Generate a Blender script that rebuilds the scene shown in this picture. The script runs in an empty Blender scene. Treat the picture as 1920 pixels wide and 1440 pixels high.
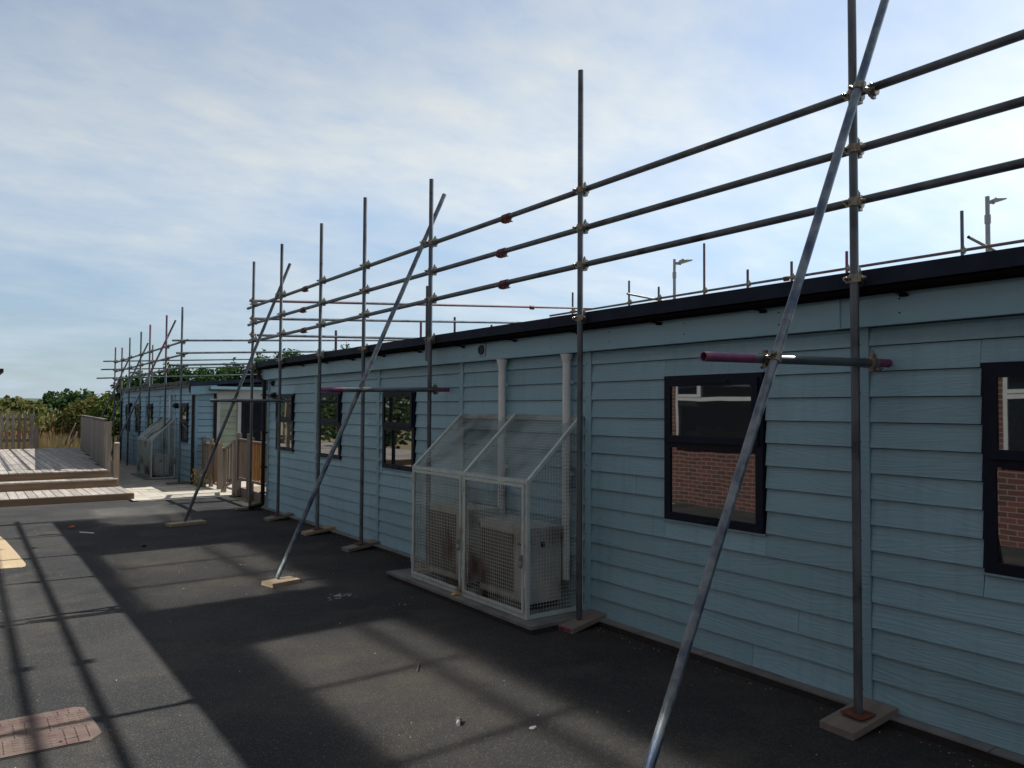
import bpy, math, random
from mathutils import Vector, Matrix, noise as mnoise
R = math.radians
rnd = random.Random(7)
sc = bpy.context.scene
col = sc.collection

# ------------------------------------------------------------------ camera
CAM = Vector((-4.39, 0.0, 1.77))
YAW, PITCH, ROLL = R(35.62), R(1.9146), 0.006
fw = Vector((math.sin(YAW)*math.cos(PITCH), math.cos(YAW)*math.cos(PITCH), math.sin(PITCH)))
rt = Vector((math.cos(YAW), -math.sin(YAW), 0))
up = rt.cross(fw)
cr = rt*math.cos(ROLL) + up*math.sin(ROLL)
cu = up*math.cos(ROLL) - rt*math.sin(ROLL)
cd = bpy.data.cameras.new('camera'); cam = bpy.data.objects.new('camera', cd); col.objects.link(cam)
cd.sensor_width = 36; cd.lens = 36*1442/1920; cd.clip_start = .05; cd.clip_end = 6000
cam.matrix_world = Matrix.Translation(CAM) @ Matrix((cr, cu, -fw)).transposed().to_4x4()
sc.camera = cam

# ------------------------------------------------------------------ sky, sun, exposure
SUN_EL = R(40.6); SUN_DIR = Vector((-1, .04, -math.tan(SUN_EL)))
w = bpy.data.worlds.new('World'); sc.world = w; w.use_nodes = True
nt = w.node_tree; N = nt.nodes; L = nt.links
bg = N['Background']; bg.inputs[1].default_value = .087
sky = N.new('ShaderNodeTexSky'); sky.sky_type = 'NISHITA'; sky.sun_disc = False
sky.sun_elevation = SUN_EL; sky.sun_rotation = R(90+2.3); sky.altitude = 60
sky.air_density = 1.0; sky.dust_density = .35; sky.ozone_density = 2.0
tc = N.new('ShaderNodeTexCoord'); sx = N.new('ShaderNodeSeparateXYZ'); L.new(tc.outputs['Generated'], sx.inputs[0])
def wmath(op, a, b=None, c=None):
    m = N.new('ShaderNodeMath'); m.operation = op
    for i, v in enumerate((a, b, c)):
        if v is None: continue
        if hasattr(v, 'is_linked') or hasattr(v, 'links'): L.new(v, m.inputs[i])
        else: m.inputs[i].default_value = v
    return m.outputs[0]
zz = wmath('ADD', wmath('MAXIMUM', sx.outputs[2], 0.0), .22)
cx_ = N.new('ShaderNodeCombineXYZ')
L.new(wmath('DIVIDE', sx.outputs[0], zz), cx_.inputs[0]); L.new(wmath('DIVIDE', sx.outputs[1], zz), cx_.inputs[1])
mp = N.new('ShaderNodeMapping'); mp.inputs['Rotation'].default_value = (0, 0, R(25)); mp.inputs['Scale'].default_value = (1.0, 1.5, 1)
mp.inputs['Location'].default_value = (3.1, 1.7, 0)
L.new(cx_.outputs[0], mp.inputs[0])
n1 = N.new('ShaderNodeTexNoise'); n1.inputs['Scale'].default_value = 1.1; n1.inputs['Detail'].default_value = 9; n1.inputs['Roughness'].default_value = .56; n1.inputs['Distortion'].default_value = .35
n2 = N.new('ShaderNodeTexNoise'); n2.inputs['Scale'].default_value = 5; n2.inputs['Detail'].default_value = 6; n2.inputs['Roughness'].default_value = .6
L.new(mp.outputs[0], n1.inputs[0]); L.new(mp.outputs[0], n2.inputs[0])
cr1 = N.new('ShaderNodeMapRange'); cr1.inputs[1].default_value = .36; cr1.inputs[2].default_value = .64; L.new(n1.outputs[0], cr1.inputs[0])
cr2 = N.new('ShaderNodeMapRange'); cr2.inputs[1].default_value = .3; cr2.inputs[2].default_value = .75; cr2.inputs[3].default_value = .68; cr2.inputs[4].default_value = 1.12; L.new(n2.outputs[0], cr2.inputs[0])
mask = wmath('MULTIPLY', wmath('MULTIPLY_ADD', cr1.outputs[0], .54, .44), cr2.outputs[0])
bw = N.new('ShaderNodeRGBToBW'); L.new(sky.outputs[0], bw.inputs[0])
cl = N.new('ShaderNodeCombineXYZ')
cb_ = wmath('MULTIPLY_ADD', wmath('MINIMUM', bw.outputs[0], 14.0), 1.12, 1.7)
for i, k in enumerate((.95, 1.0, 1.03)): L.new(wmath('MULTIPLY', cb_, k), cl.inputs[i])
mx = N.new('ShaderNodeMix'); mx.data_type = 'RGBA'; L.new(mask, mx.inputs[0]); L.new(sky.outputs[0], mx.inputs[6]); L.new(cl.outputs[0], mx.inputs[7])
hz = N.new('ShaderNodeMapRange'); hz.inputs[1].default_value = 0; hz.inputs[2].default_value = .34; hz.inputs[3].default_value = .50; hz.inputs[4].default_value = 1.0; hz.interpolation_type = 'SMOOTHSTEP'; L.new(sx.outputs[2], hz.inputs[0])
tn = N.new('ShaderNodeMix'); tn.data_type = 'RGBA'; tn.blend_type = 'MULTIPLY'; tn.inputs[0].default_value = 1; L.new(mx.outputs[2], tn.inputs[6])
th_ = N.new('ShaderNodeMapRange'); th_.inputs[1].default_value = 0; th_.inputs[2].default_value = .30; L.new(sx.outputs[2], th_.inputs[0])
tm = N.new('ShaderNodeMix'); tm.data_type = 'RGBA'; tm.inputs[6].default_value = (.86, 1.0, 1.16, 1); tm.inputs[7].default_value = (.985, 1.0, .995, 1); L.new(th_.outputs[0], tm.inputs[0]); L.new(tm.outputs[2], tn.inputs[7])
hm = N.new('ShaderNodeVectorMath'); hm.operation = 'SCALE'; L.new(tn.outputs[2], hm.inputs[0]); L.new(hz.outputs[0], hm.inputs['Scale'])
L.new(hm.outputs[0], bg.inputs[0])
sl = bpy.data.lights.new('sun', 'SUN'); so = bpy.data.objects.new('sun', sl); col.objects.link(so)
sl.energy = 5.0; sl.angle = R(.55); sl.color = (1, .965, .91)
so.rotation_euler = SUN_DIR.to_track_quat('-Z', 'Y').to_euler(); so.location = (20, -4, 25)
vs = sc.view_settings; vs.view_transform = 'Standard'; vs.look = 'None'; vs.gamma = 1; vs.use_curve_mapping = False; vs.exposure = 0.85
c = sc.cycles
c.use_denoising = True; c.use_guiding = True; c.use_surface_guiding = True; c.guiding_training_samples = 128
c.sample_clamp_indirect = 0; c.caustics_reflective = True; c.caustics_refractive = False; c.blur_glossy = 0
c.max_bounces = 7; c.diffuse_bounces = 4; c.glossy_bounces = 4; c.transparent_max_bounces = 8; c.use_adaptive_sampling = False

# ------------------------------------------------------------------ materials
def nn(t, ty, **kw):
    n = t.nodes.new(ty)
    for k, v in kw.items(): setattr(n, k, v)
    return n
def pm(name, c1, c2=None, scale=8, rough=.7, metal=0, bump=0, stretch=(1, 1, 1), detail=5, lo=.35, hi=.68, spec=.5, rough2=None, dist=0, c3=None, c3scale=.7, c3lo=.55, c3hi=.75, bdist=.004, space='pos', var=0):
    m = bpy.data.materials.new(name); m.use_nodes = True; t = m.node_tree; b = t.nodes['Principled BSDF']; K = t.links.new
    b.inputs['Roughness'].default_value = rough; b.inputs['Metallic'].default_value = metal; b.inputs['Specular IOR Level'].default_value = spec
    b.inputs['Base Color'].default_value = (*c1, 1)
    if c2 is None: return m
    if space == 'pos': src = nn(t, 'ShaderNodeNewGeometry').outputs['Position']
    else: src = nn(t, 'ShaderNodeTexCoord').outputs['Object']
    mpn = nn(t, 'ShaderNodeMapping'); mpn.inputs['Scale'].default_value = stretch; K(src, mpn.inputs[0])
    no = nn(t, 'ShaderNodeTexNoise'); no.inputs['Scale'].default_value = scale; no.inputs['Detail'].default_value = detail; no.inputs['Distortion'].default_value = dist
    K(mpn.outputs[0], no.inputs[0])
    mr = nn(t, 'ShaderNodeMapRange'); mr.inputs[1].default_value = lo; mr.inputs[2].default_value = hi; K(no.outputs[0], mr.inputs[0])
    mi = nn(t, 'ShaderNodeMix', data_type='RGBA'); mi.inputs[6].default_value = (*c1, 1); mi.inputs[7].default_value = (*c2, 1); K(mr.outputs[0], mi.inputs[0])
    out = mi.outputs[2]
    if c3 is not None:
        n3 = nn(t, 'ShaderNodeTexNoise'); n3.inputs['Scale'].default_value = c3scale; n3.inputs['Detail'].default_value = 6; K(src, n3.inputs[0])
        m3 = nn(t, 'ShaderNodeMapRange'); m3.inputs[1].default_value = c3lo; m3.inputs[2].default_value = c3hi; K(n3.outputs[0], m3.inputs[0])
        i3 = nn(t, 'ShaderNodeMix', data_type='RGBA'); K(m3.outputs[0], i3.inputs[0]); K(out, i3.inputs[6]); i3.inputs[7].default_value = (*c3, 1); out = i3.outputs[2]
    if var:
        oi = nn(t, 'ShaderNodeObjectInfo'); hv = nn(t, 'ShaderNodeHueSaturation'); vr = nn(t, 'ShaderNodeMapRange'); vr.inputs[3].default_value = 1-var; vr.inputs[4].default_value = 1+var
        K(oi.outputs['Random'], vr.inputs[0]); K(vr.outputs[0], hv.inputs['Value']); K(out, hv.inputs['Color']); out = hv.outputs[0]
    K(out, b.inputs['Base Color'])
    if rough2 is not None:
        r2 = nn(t, 'ShaderNodeMapRange'); r2.inputs[3].default_value = rough; r2.inputs[4].default_value = rough2; K(mr.outputs[0], r2.inputs[0]); K(r2.outputs[0], b.inputs['Roughness'])
    if bump:
        bp = nn(t, 'ShaderNodeBump'); bp.inputs['Strength'].default_value = bump; bp.inputs['Distance'].default_value = bdist; K(no.outputs[0], bp.inputs['Height']); K(bp.outputs[0], b.inputs['Normal'])
    return m

def clad_mat(name, c1, c2):
    """painted cement boards embossed with cedar grain"""
    m = bpy.data.materials.new(name); m.use_nodes = True; t = m.node_tree; b = t.nodes['Principled BSDF']; K = t.links.new
    g = nn(t, 'ShaderNodeNewGeometry'); oi = nn(t, 'ShaderNodeObjectInfo')
    rv = nn(t, 'ShaderNodeMath', operation='MULTIPLY'); rv.inputs[1].default_value = 40; K(oi.outputs['Random'], rv.inputs[0])
    ad = nn(t, 'ShaderNodeVectorMath', operation='ADD'); K(g.outputs['Position'], ad.inputs[0]); K(rv.outputs[0], ad.inputs[1])
    mpn = nn(t, 'ShaderNodeMapping'); mpn.inputs['Scale'].default_value = (1, .10, 1); K(ad.outputs[0], mpn.inputs[0])
    wv = nn(t, 'ShaderNodeTexNoise'); wv.inputs['Scale'].default_value = 9; wv.inputs['Detail'].default_value = 1.5; K(mpn.outputs[0], wv.inputs[0])
    ml = nn(t, 'ShaderNodeMath', operation='MULTIPLY'); ml.inputs[1].default_value = 95; K(wv.outputs[0], ml.inputs[0])
    si = nn(t, 'ShaderNodeMath', operation='SINE'); K(ml.outputs[0], si.inputs[0])
    fine = nn(t, 'ShaderNodeTexNoise'); fine.inputs['Scale'].default_value = 160; fine.inputs['Detail'].default_value = 3
    mp2 = nn(t, 'ShaderNodeMapping'); mp2.inputs['Scale'].default_value = (1, .06, 1); K(ad.outputs[0], mp2.inputs[0]); K(mp2.outputs[0], fine.inputs[0])
    hh = nn(t, 'ShaderNodeMath', operation='MULTIPLY_ADD'); hh.inputs[1].default_value = .35; K(si.outputs[0], hh.inputs[0]); K(fine.outputs[0], hh.inputs[2])
    bp = nn(t, 'ShaderNodeBump'); bp.inputs['Strength'].default_value = .6; bp.inputs['Distance'].default_value = .0028; K(hh.outputs[0], bp.inputs['Height']); K(bp.outputs[0], b.inputs['Normal'])
    lg = nn(t, 'ShaderNodeTexNoise'); lg.inputs['Scale'].default_value = 2.2; lg.inputs['Detail'].default_value = 6; K(g.outputs['Position'], lg.inputs[0])
    mr = nn(t, 'ShaderNodeMapRange'); mr.inputs[1].default_value = .35; mr.inputs[2].default_value = .7; K(lg.outputs[0], mr.inputs[0])
    mi = nn(t, 'ShaderNodeMix', data_type='RGBA'); mi.inputs[6].default_value = (*c1, 1); mi.inputs[7].default_value = (*c2, 1); K(mr.outputs[0], mi.inputs[0])
    hs = nn(t, 'ShaderNodeHueSaturation'); K(mi.outputs[2], hs.inputs['Color'])
    vr = nn(t, 'ShaderNodeMapRange'); vr.inputs[3].default_value = .90; vr.inputs[4].default_value = 1.08; K(oi.outputs['Random'], vr.inputs[0]); K(vr.outputs[0], hs.inputs['Value'])
    mp3 = nn(t, 'ShaderNodeMapping'); mp3.inputs['Scale'].default_value = (1, 9, .8); K(g.outputs['Position'], mp3.inputs[0])
    st = nn(t, 'ShaderNodeTexNoise'); st.inputs['Scale'].default_value = 1.6; st.inputs['Detail'].default_value = 5; K(mp3.outputs[0], st.inputs[0])
    sr = nn(t, 'ShaderNodeMapRange'); sr.inputs[1].default_value = .52; sr.inputs[2].default_value = .80; sr.inputs[4].default_value = .38; K(st.outputs[0], sr.inputs[0])
    sm = nn(t, 'ShaderNodeMix', data_type='RGBA'); K(sr.outputs[0], sm.inputs[0]); K(hs.outputs[0], sm.inputs[6]); sm.inputs[7].default_value = (c1[0]*.62, c1[1]*.66, c1[2]*.58, 1)
    K(sm.outputs[2], b.inputs['Base Color']); b.inputs['Roughness'].default_value = .55; b.inputs['Specular IOR Level'].default_value = .4
    return m

def glass_mat(name, refl, rough, tint=(1, 1, 1), dark=(.008, .01, .012)):
    m = bpy.data.materials.new(name); m.use_nodes = True; t = m.node_tree; K = t.links.new
    b = t.nodes['Principled BSDF']; b.inputs['Base Color'].default_value = (*dark, 1); b.inputs['Roughness'].default_value = .5; b.inputs['Specular IOR Level'].default_value = 0
    gl = nn(t, 'ShaderNodeBsdfAnisotropic'); gl.inputs['Color'].default_value = (*tint, 1); gl.inputs['Roughness'].default_value = rough
    if rough < .03:
        g_ = nn(t, 'ShaderNodeNewGeometry'); nz = nn(t, 'ShaderNodeTexNoise'); nz.inputs['Scale'].default_value = 2.6; nz.inputs['Detail'].default_value = 1; K(g_.outputs['Position'], nz.inputs[0])
        bp = nn(t, 'ShaderNodeBump'); bp.inputs['Strength'].default_value = 1; bp.inputs['Distance'].default_value = .0005; K(nz.outputs[0], bp.inputs['Height']); K(bp.outputs[0], gl.inputs['Normal'])
    fr = nn(t, 'ShaderNodeFresnel'); fr.inputs[0].default_value = 1.5
    ma = nn(t, 'ShaderNodeMath', operation='ADD', use_clamp=True); ma.inputs[1].default_value = refl; K(fr.outputs[0], ma.inputs[0])
    ms = nn(t, 'ShaderNodeMixShader'); K(ma.outputs[0], ms.inputs[0]); K(b.outputs[0], ms.inputs[1]); K(gl.outputs[0], ms.inputs[2])
    K(ms.outputs[0], t.nodes['Material Output'].inputs[0]); return m

def asphalt_mat():
    m = bpy.data.materials.new('asphalt'); m.use_nodes = True; t = m.node_tree; b = t.nodes['Principled BSDF']; K = t.links.new
    g = nn(t, 'ShaderNodeNewGeometry').outputs['Position']
    def noise(s, d=4, r=.6):
        n = nn(t, 'ShaderNodeTexNoise'); n.inputs['Scale'].default_value = s; n.inputs['Detail'].default_value = d; n.inputs['Roughness'].default_value = r; K(g, n.inputs[0]); return n.outputs[0]
    def mr(v, a, bb, lo=0, hi=1):
        r = nn(t, 'ShaderNodeMapRange'); r.inputs[1].default_value = a; r.inputs[2].default_value = bb; r.inputs[3].default_value = lo; r.inputs[4].default_value = hi; K(v, r.inputs[0]); return r.outputs[0]
    def mix(f, a, bb, bt='MIX'):
        x = nn(t, 'ShaderNodeMix', data_type='RGBA', blend_type=bt); K(f, x.inputs[0]) if hasattr(f, 'links') else setattr(x.inputs[0], 'default_value', f)
        for v, i in ((a, 6), (bb, 7)):
            if isinstance(v, tuple): x.inputs[i].default_value = (*v, 1)
            else: K(v, x.inputs[i])
        return x.outputs[2]
    vo = nn(t, 'ShaderNodeTexVoronoi'); vo.inputs['Scale'].default_value = 170; K(g, vo.inputs['Vector'])
    base = mix(mr(noise(.55, 5), .35, .7), (.030, .032, .0345), (.064, .062, .059))
    base = mix(mr(noise(1.4, 8, .65), .50, .68), base, (.072, .067, .057))
    stone = nn(t, 'ShaderNodeSeparateColor'); K(vo.outputs['Color'], stone.inputs[0])
    base = mix(mr(stone.outputs[0], 0, 1, 0, .55), base, (.014, .0145, .015))
    base = mix(mr(stone.outputs[1], .86, 1, 0, .8), base, (.10, .095, .088))
    spk = nn(t, 'ShaderNodeTexVoronoi'); spk.inputs['Scale'].default_value = 22; K(g, spk.inputs['Vector'])
    sp2 = nn(t, 'ShaderNodeSeparateColor'); K(spk.outputs['Color'], sp2.inputs[0])
    dot = nn(t, 'ShaderNodeMath', operation='LESS_THAN'); dot.inputs[1].default_value = .085; K(spk.outputs['Distance'], dot.inputs[0])
    pick = nn(t, 'ShaderNodeMath', operation='GREATER_THAN'); pick.inputs[1].default_value = .965; K(sp2.outputs[0], pick.inputs[0])
    dd = nn(t, 'ShaderNodeMath', operation='MULTIPLY'); K(dot.outputs[0], dd.inputs[0]); K(pick.outputs[0], dd.inputs[1])
    base = mix(dd.outputs[0], base, (.20, .195, .185))
    K(base, b.inputs['Base Color']); b.inputs['Roughness'].default_value = .92; b.inputs['Specular IOR Level'].default_value = .10
    bp = nn(t, 'ShaderNodeBump'); bp.inputs['Strength'].default_value = .7; bp.inputs['Distance'].default_value = .004; K(vo.outputs['Distance'], bp.inputs['Height']); K(bp.outputs[0], b.inputs['Normal'])
    return m

def brick_mat():
    m = bpy.data.materials.new('red_brick'); m.use_nodes = True; t = m.node_tree; b = t.nodes['Principled BSDF']; K = t.links.new
    g = nn(t, 'ShaderNodeNewGeometry').outputs['Position']; s = nn(t, 'ShaderNodeSeparateXYZ'); K(g, s.inputs[0]); cb = nn(t, 'ShaderNodeCombineXYZ'); K(s.outputs[1], cb.inputs[0]); K(s.outputs[2], cb.inputs[1])
    br = nn(t, 'ShaderNodeTexBrick'); K(cb.outputs[0], br.inputs[0]); br.inputs['Scale'].default_value = 1
    br.inputs['Brick Width'].default_value = .225; br.inputs['Row Height'].default_value = .075; br.inputs['Mortar Size'].default_value = .006
    br.inputs['Color1'].default_value = (.085, .027, .018, 1); br.inputs['Color2'].default_value = (.045, .016, .012, 1); br.inputs['Mortar'].default_value = (.125, .118, .105, 1)
    K(br.outputs[0], b.inputs['Base Color']); b.inputs['Roughness'].default_value = .9; return m

M = {}
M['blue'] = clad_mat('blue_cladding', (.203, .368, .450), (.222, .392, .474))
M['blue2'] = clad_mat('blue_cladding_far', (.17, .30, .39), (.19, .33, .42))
M['sage'] = clad_mat('sage_cladding', (.24, .30, .235), (.27, .33, .26))
M['white_clad'] = clad_mat('white_cladding', (.32, .365, .39), (.37, .41, .43))
M['core'] = pm('wall_core', (.02, .026, .03), rough=.9)
M['asphalt'] = asphalt_mat()
M['tube'] = pm('galvanised_tube', (.070, .088, .105), (.135, .155, .175), 9, .42, .5, bump=.12, stretch=(1, 1, .35), rough2=.6, c3=(.045, .048, .052), c3scale=4, c3lo=.56, c3hi=.7)
M['tube_blue'] = pm('blue_galvanised_tube', (.09, .12, .15), (.24, .285, .31), 14, .38, .55, bump=.12, rough2=.6, c3=(.05, .075, .13), c3scale=5, c3lo=.5, c3hi=.66)
M['tube_red'] = pm('red_brown_tube', (.095, .06, .075), (.16, .115, .125), 12, .55, .3)
M['purple'] = pm('purple_paint', (.12, .022, .08), (.18, .05, .12), 20, .55)
M['zinc'] = pm('zinc_coupler', (.17, .16, .125), (.27, .25, .20), 30, .38, .8)
M['zinc_red'] = pm('rust_red_coupler', (.085, .018, .022), (.13, .04, .04), 30, .6, .3)
M['frame'] = pm('anthracite_frame', (.008, .012, .024), (.011, .016, .029), 40, .5, spec=.12)
M['black'] = pm('black_plastic', (.006, .0065, .008), (.010, .0105, .012), 12, .45, spec=.25)
M['trim'] = pm('roof_trim', (.014, .021, .036), (.022, .031, .050), 5, .7, spec=.1, bump=.15)
M['gutter'] = pm('matt_black_gutter', (.006, .007, .009), (.009, .010, .012), 12, .95, spec=0)
M['bluetrim'] = pm('smooth_blue_board', (.208, .378, .465), (.222, .395, .482), 3, .55, spec=.3)
M['felt'] = pm('roof_felt', (.05, .05, .05), (.085, .085, .08), 3, .9)
M['glass'] = glass_mat('window_glass', .17, .015)
M['glass_refl'] = glass_mat('coated_glass', .85, .06, (1, .96, .9), (.02, .022, .024))
M['white'] = pm('white_plastic', (.56, .62, .63), (.63, .68, .69), 10, .45)
M['cage'] = pm('painted_steel', (.38, .47, .46), (.47, .56, .54), 14, .5, .1, c3=(.16, .075, .03), c3scale=3.2, c3lo=.62, c3hi=.72)
M['wire'] = pm('mesh_wire', (.42, .49, .46), (.52, .58, .54), 6, .5, .3, c3=(.09, .045, .03), c3scale=2.2, c3lo=.5, c3hi=.66)
M['ac'] = pm('cream_casing', (.32, .34, .32), (.40, .42, .40), 5, .55, c3=(.17, .12, .095), c3scale=3.5, c3lo=.56, c3hi=.7)
M['grille'] = pm('fan_grille', (.075, .062, .055), (.14, .105, .09), 6, .7)
M['conc'] = pm('concrete', (.13, .14, .14), (.19, .20, .195), 6, .9, bump=.25, c3=(.085, .09, .085), c3scale=2.5, var=0.14)
M['path'] = pm('path_slab', (.30, .27, .22), (.39, .36, .30), 3, .9, bump=.2, c3=(.26, .25, .22), c3scale=1.4, var=0.12)
M['kerbface'] = pm('bitumen_edge', (.012, .012, .013), (.02, .02, .02), 20, .8)
M['sole'] = pm('scaffold_board', (.25, .20, .13), (.33, .265, .18), 7, .8, bump=.2, stretch=(.3, 3, 3))
M['sole_grey'] = pm('weathered_board', (.15, .135, .115), (.21, .185, .155), 7, .85, bump=.25, stretch=(.3, 3, 3))
M['rust'] = pm('rusty_plate', (.10, .028, .014), (.16, .05, .025), 25, .85, bump=.2)
M['deck'] = pm('deck_board', (.225, .20, .175), (.33, .295, .26), 5, .8, bump=.3, stretch=(3, .25, 3), c3=(.19, .175, .165), c3scale=.8, var=0.16)
M['deckside'] = pm('deck_fascia', (.125, .085, .05), (.19, .13, .08), 5, .8, bump=.3, stretch=(.25, 3, 3), var=0.12)
M['greywood'] = pm('grey_timber', (.13, .11, .092), (.21, .18, .155), 7, .85, bump=.3, stretch=(3, 3, .25), var=0.3)
M['wood'] = pm('brown_timber', (.15, .11, .08), (.22, .165, .12), 7, .8, bump=.3, stretch=(3, 3, .25), var=0.22)
M['orangewood'] = pm('orange_timber', (.36, .18, .05), (.43, .23, .08), 7, .75, bump=.2, stretch=(3, 3, .25), var=0.15)  # orange tone imitates sun on the porch balusters; the offcut uses it too
M['iron'] = pm('rusty_cast_iron', (.088, .062, .050), (.125, .088, .070), 14, .85, bump=.3, c3=(.085, .04, .04), c3scale=5, c3lo=.52, c3hi=.68)
M['sand'] = pm('sand_surfacing', (.30, .225, .135), (.40, .31, .19), 60, .95, bump=.3)
M['soil'] = pm('field_soil', (.16, .13, .06), (.24, .2, .10), .8, .95, c3=(.10, .12, .04), c3scale=.3)
M['hill'] = pm('far_wood', (.035, .06, .035), (.06, .085, .045), .02, .95)
M['bark'] = pm('bark', (.07, .055, .04), (.12, .095, .07), 12, .9, bump=.4)
M['brick'] = brick_mat()
M['red'] = pm('red_plastic', (.55, .04, .02)); M['yellow'] = pm('yellow_plastic', (.6, .34, .02)); M['orange'] = pm('orange_plastic', (.6, .12, .02))
M['chalk'] = pm('spilt_plaster', (.26, .265, .265), (.36, .36, .355), 60, .9); M['paper'] = pm('white_label', (.75, .75, .74))
M['lampgrey'] = pm('lamp_grey', (.19, .2, .22), (.25, .26, .28), 6, .5, .3)
M['greenfence'] = pm('green_mesh_fence', (.01, .06, .045), (.014, .075, .055), 8, .5)
def leaf_mat(name, a, b_, trans=.35):
    m = bpy.data.materials.new(name); m.use_nodes = True; t = m.node_tree; K = t.links.new
    g = nn(t, 'ShaderNodeNewGeometry'); mi = nn(t, 'ShaderNodeMix', data_type='RGBA'); mi.inputs[6].default_value = (*a, 1); mi.inputs[7].default_value = (*b_, 1); K(g.outputs['Random Per Island'], mi.inputs[0])
    d = nn(t, 'ShaderNodeBsdfDiffuse'); tr = nn(t, 'ShaderNodeBsdfTranslucent'); K(mi.outputs[2], d.inputs[0]); K(mi.outputs[2], tr.inputs[0])
    ms = nn(t, 'ShaderNodeMixShader'); ms.inputs[0].default_value = trans; K(d.outputs[0], ms.inputs[1]); K(tr.outputs[0], ms.inputs[2]); K(ms.outputs[0], t.nodes['Material Output'].inputs[0]); return m
M['upvc'] = pm('white_frame', (.26, .28, .27), (.3, .31, .30), 10, .5)
M['conifer'] = leaf_mat('conifer_leaf', (.016, .040, .014), (.05, .10, .03))
M['leafA'] = leaf_mat('leaf_mid', (.035, .06, .018), (.085, .10, .032))
M['leafB'] = leaf_mat('leaf_dark', (.025, .05, .022), (.06, .09, .035))
M['leafC'] = leaf_mat('leaf_light', (.06, .10, .02), (.15, .19, .055), .4)
M['leafD'] = leaf_mat('leaf_olive', (.055, .065, .02), (.12, .115, .04))
M['dock'] = leaf_mat('dock_stem', (.12, .045, .025), (.27, .15, .075)); M['weedg'] = leaf_mat('weed_green', (.14, .14, .045), (.34, .29, .12)); M['dry'] = leaf_mat('dry_grass', (.36, .27, .12), (.55, .45, .24))

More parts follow.
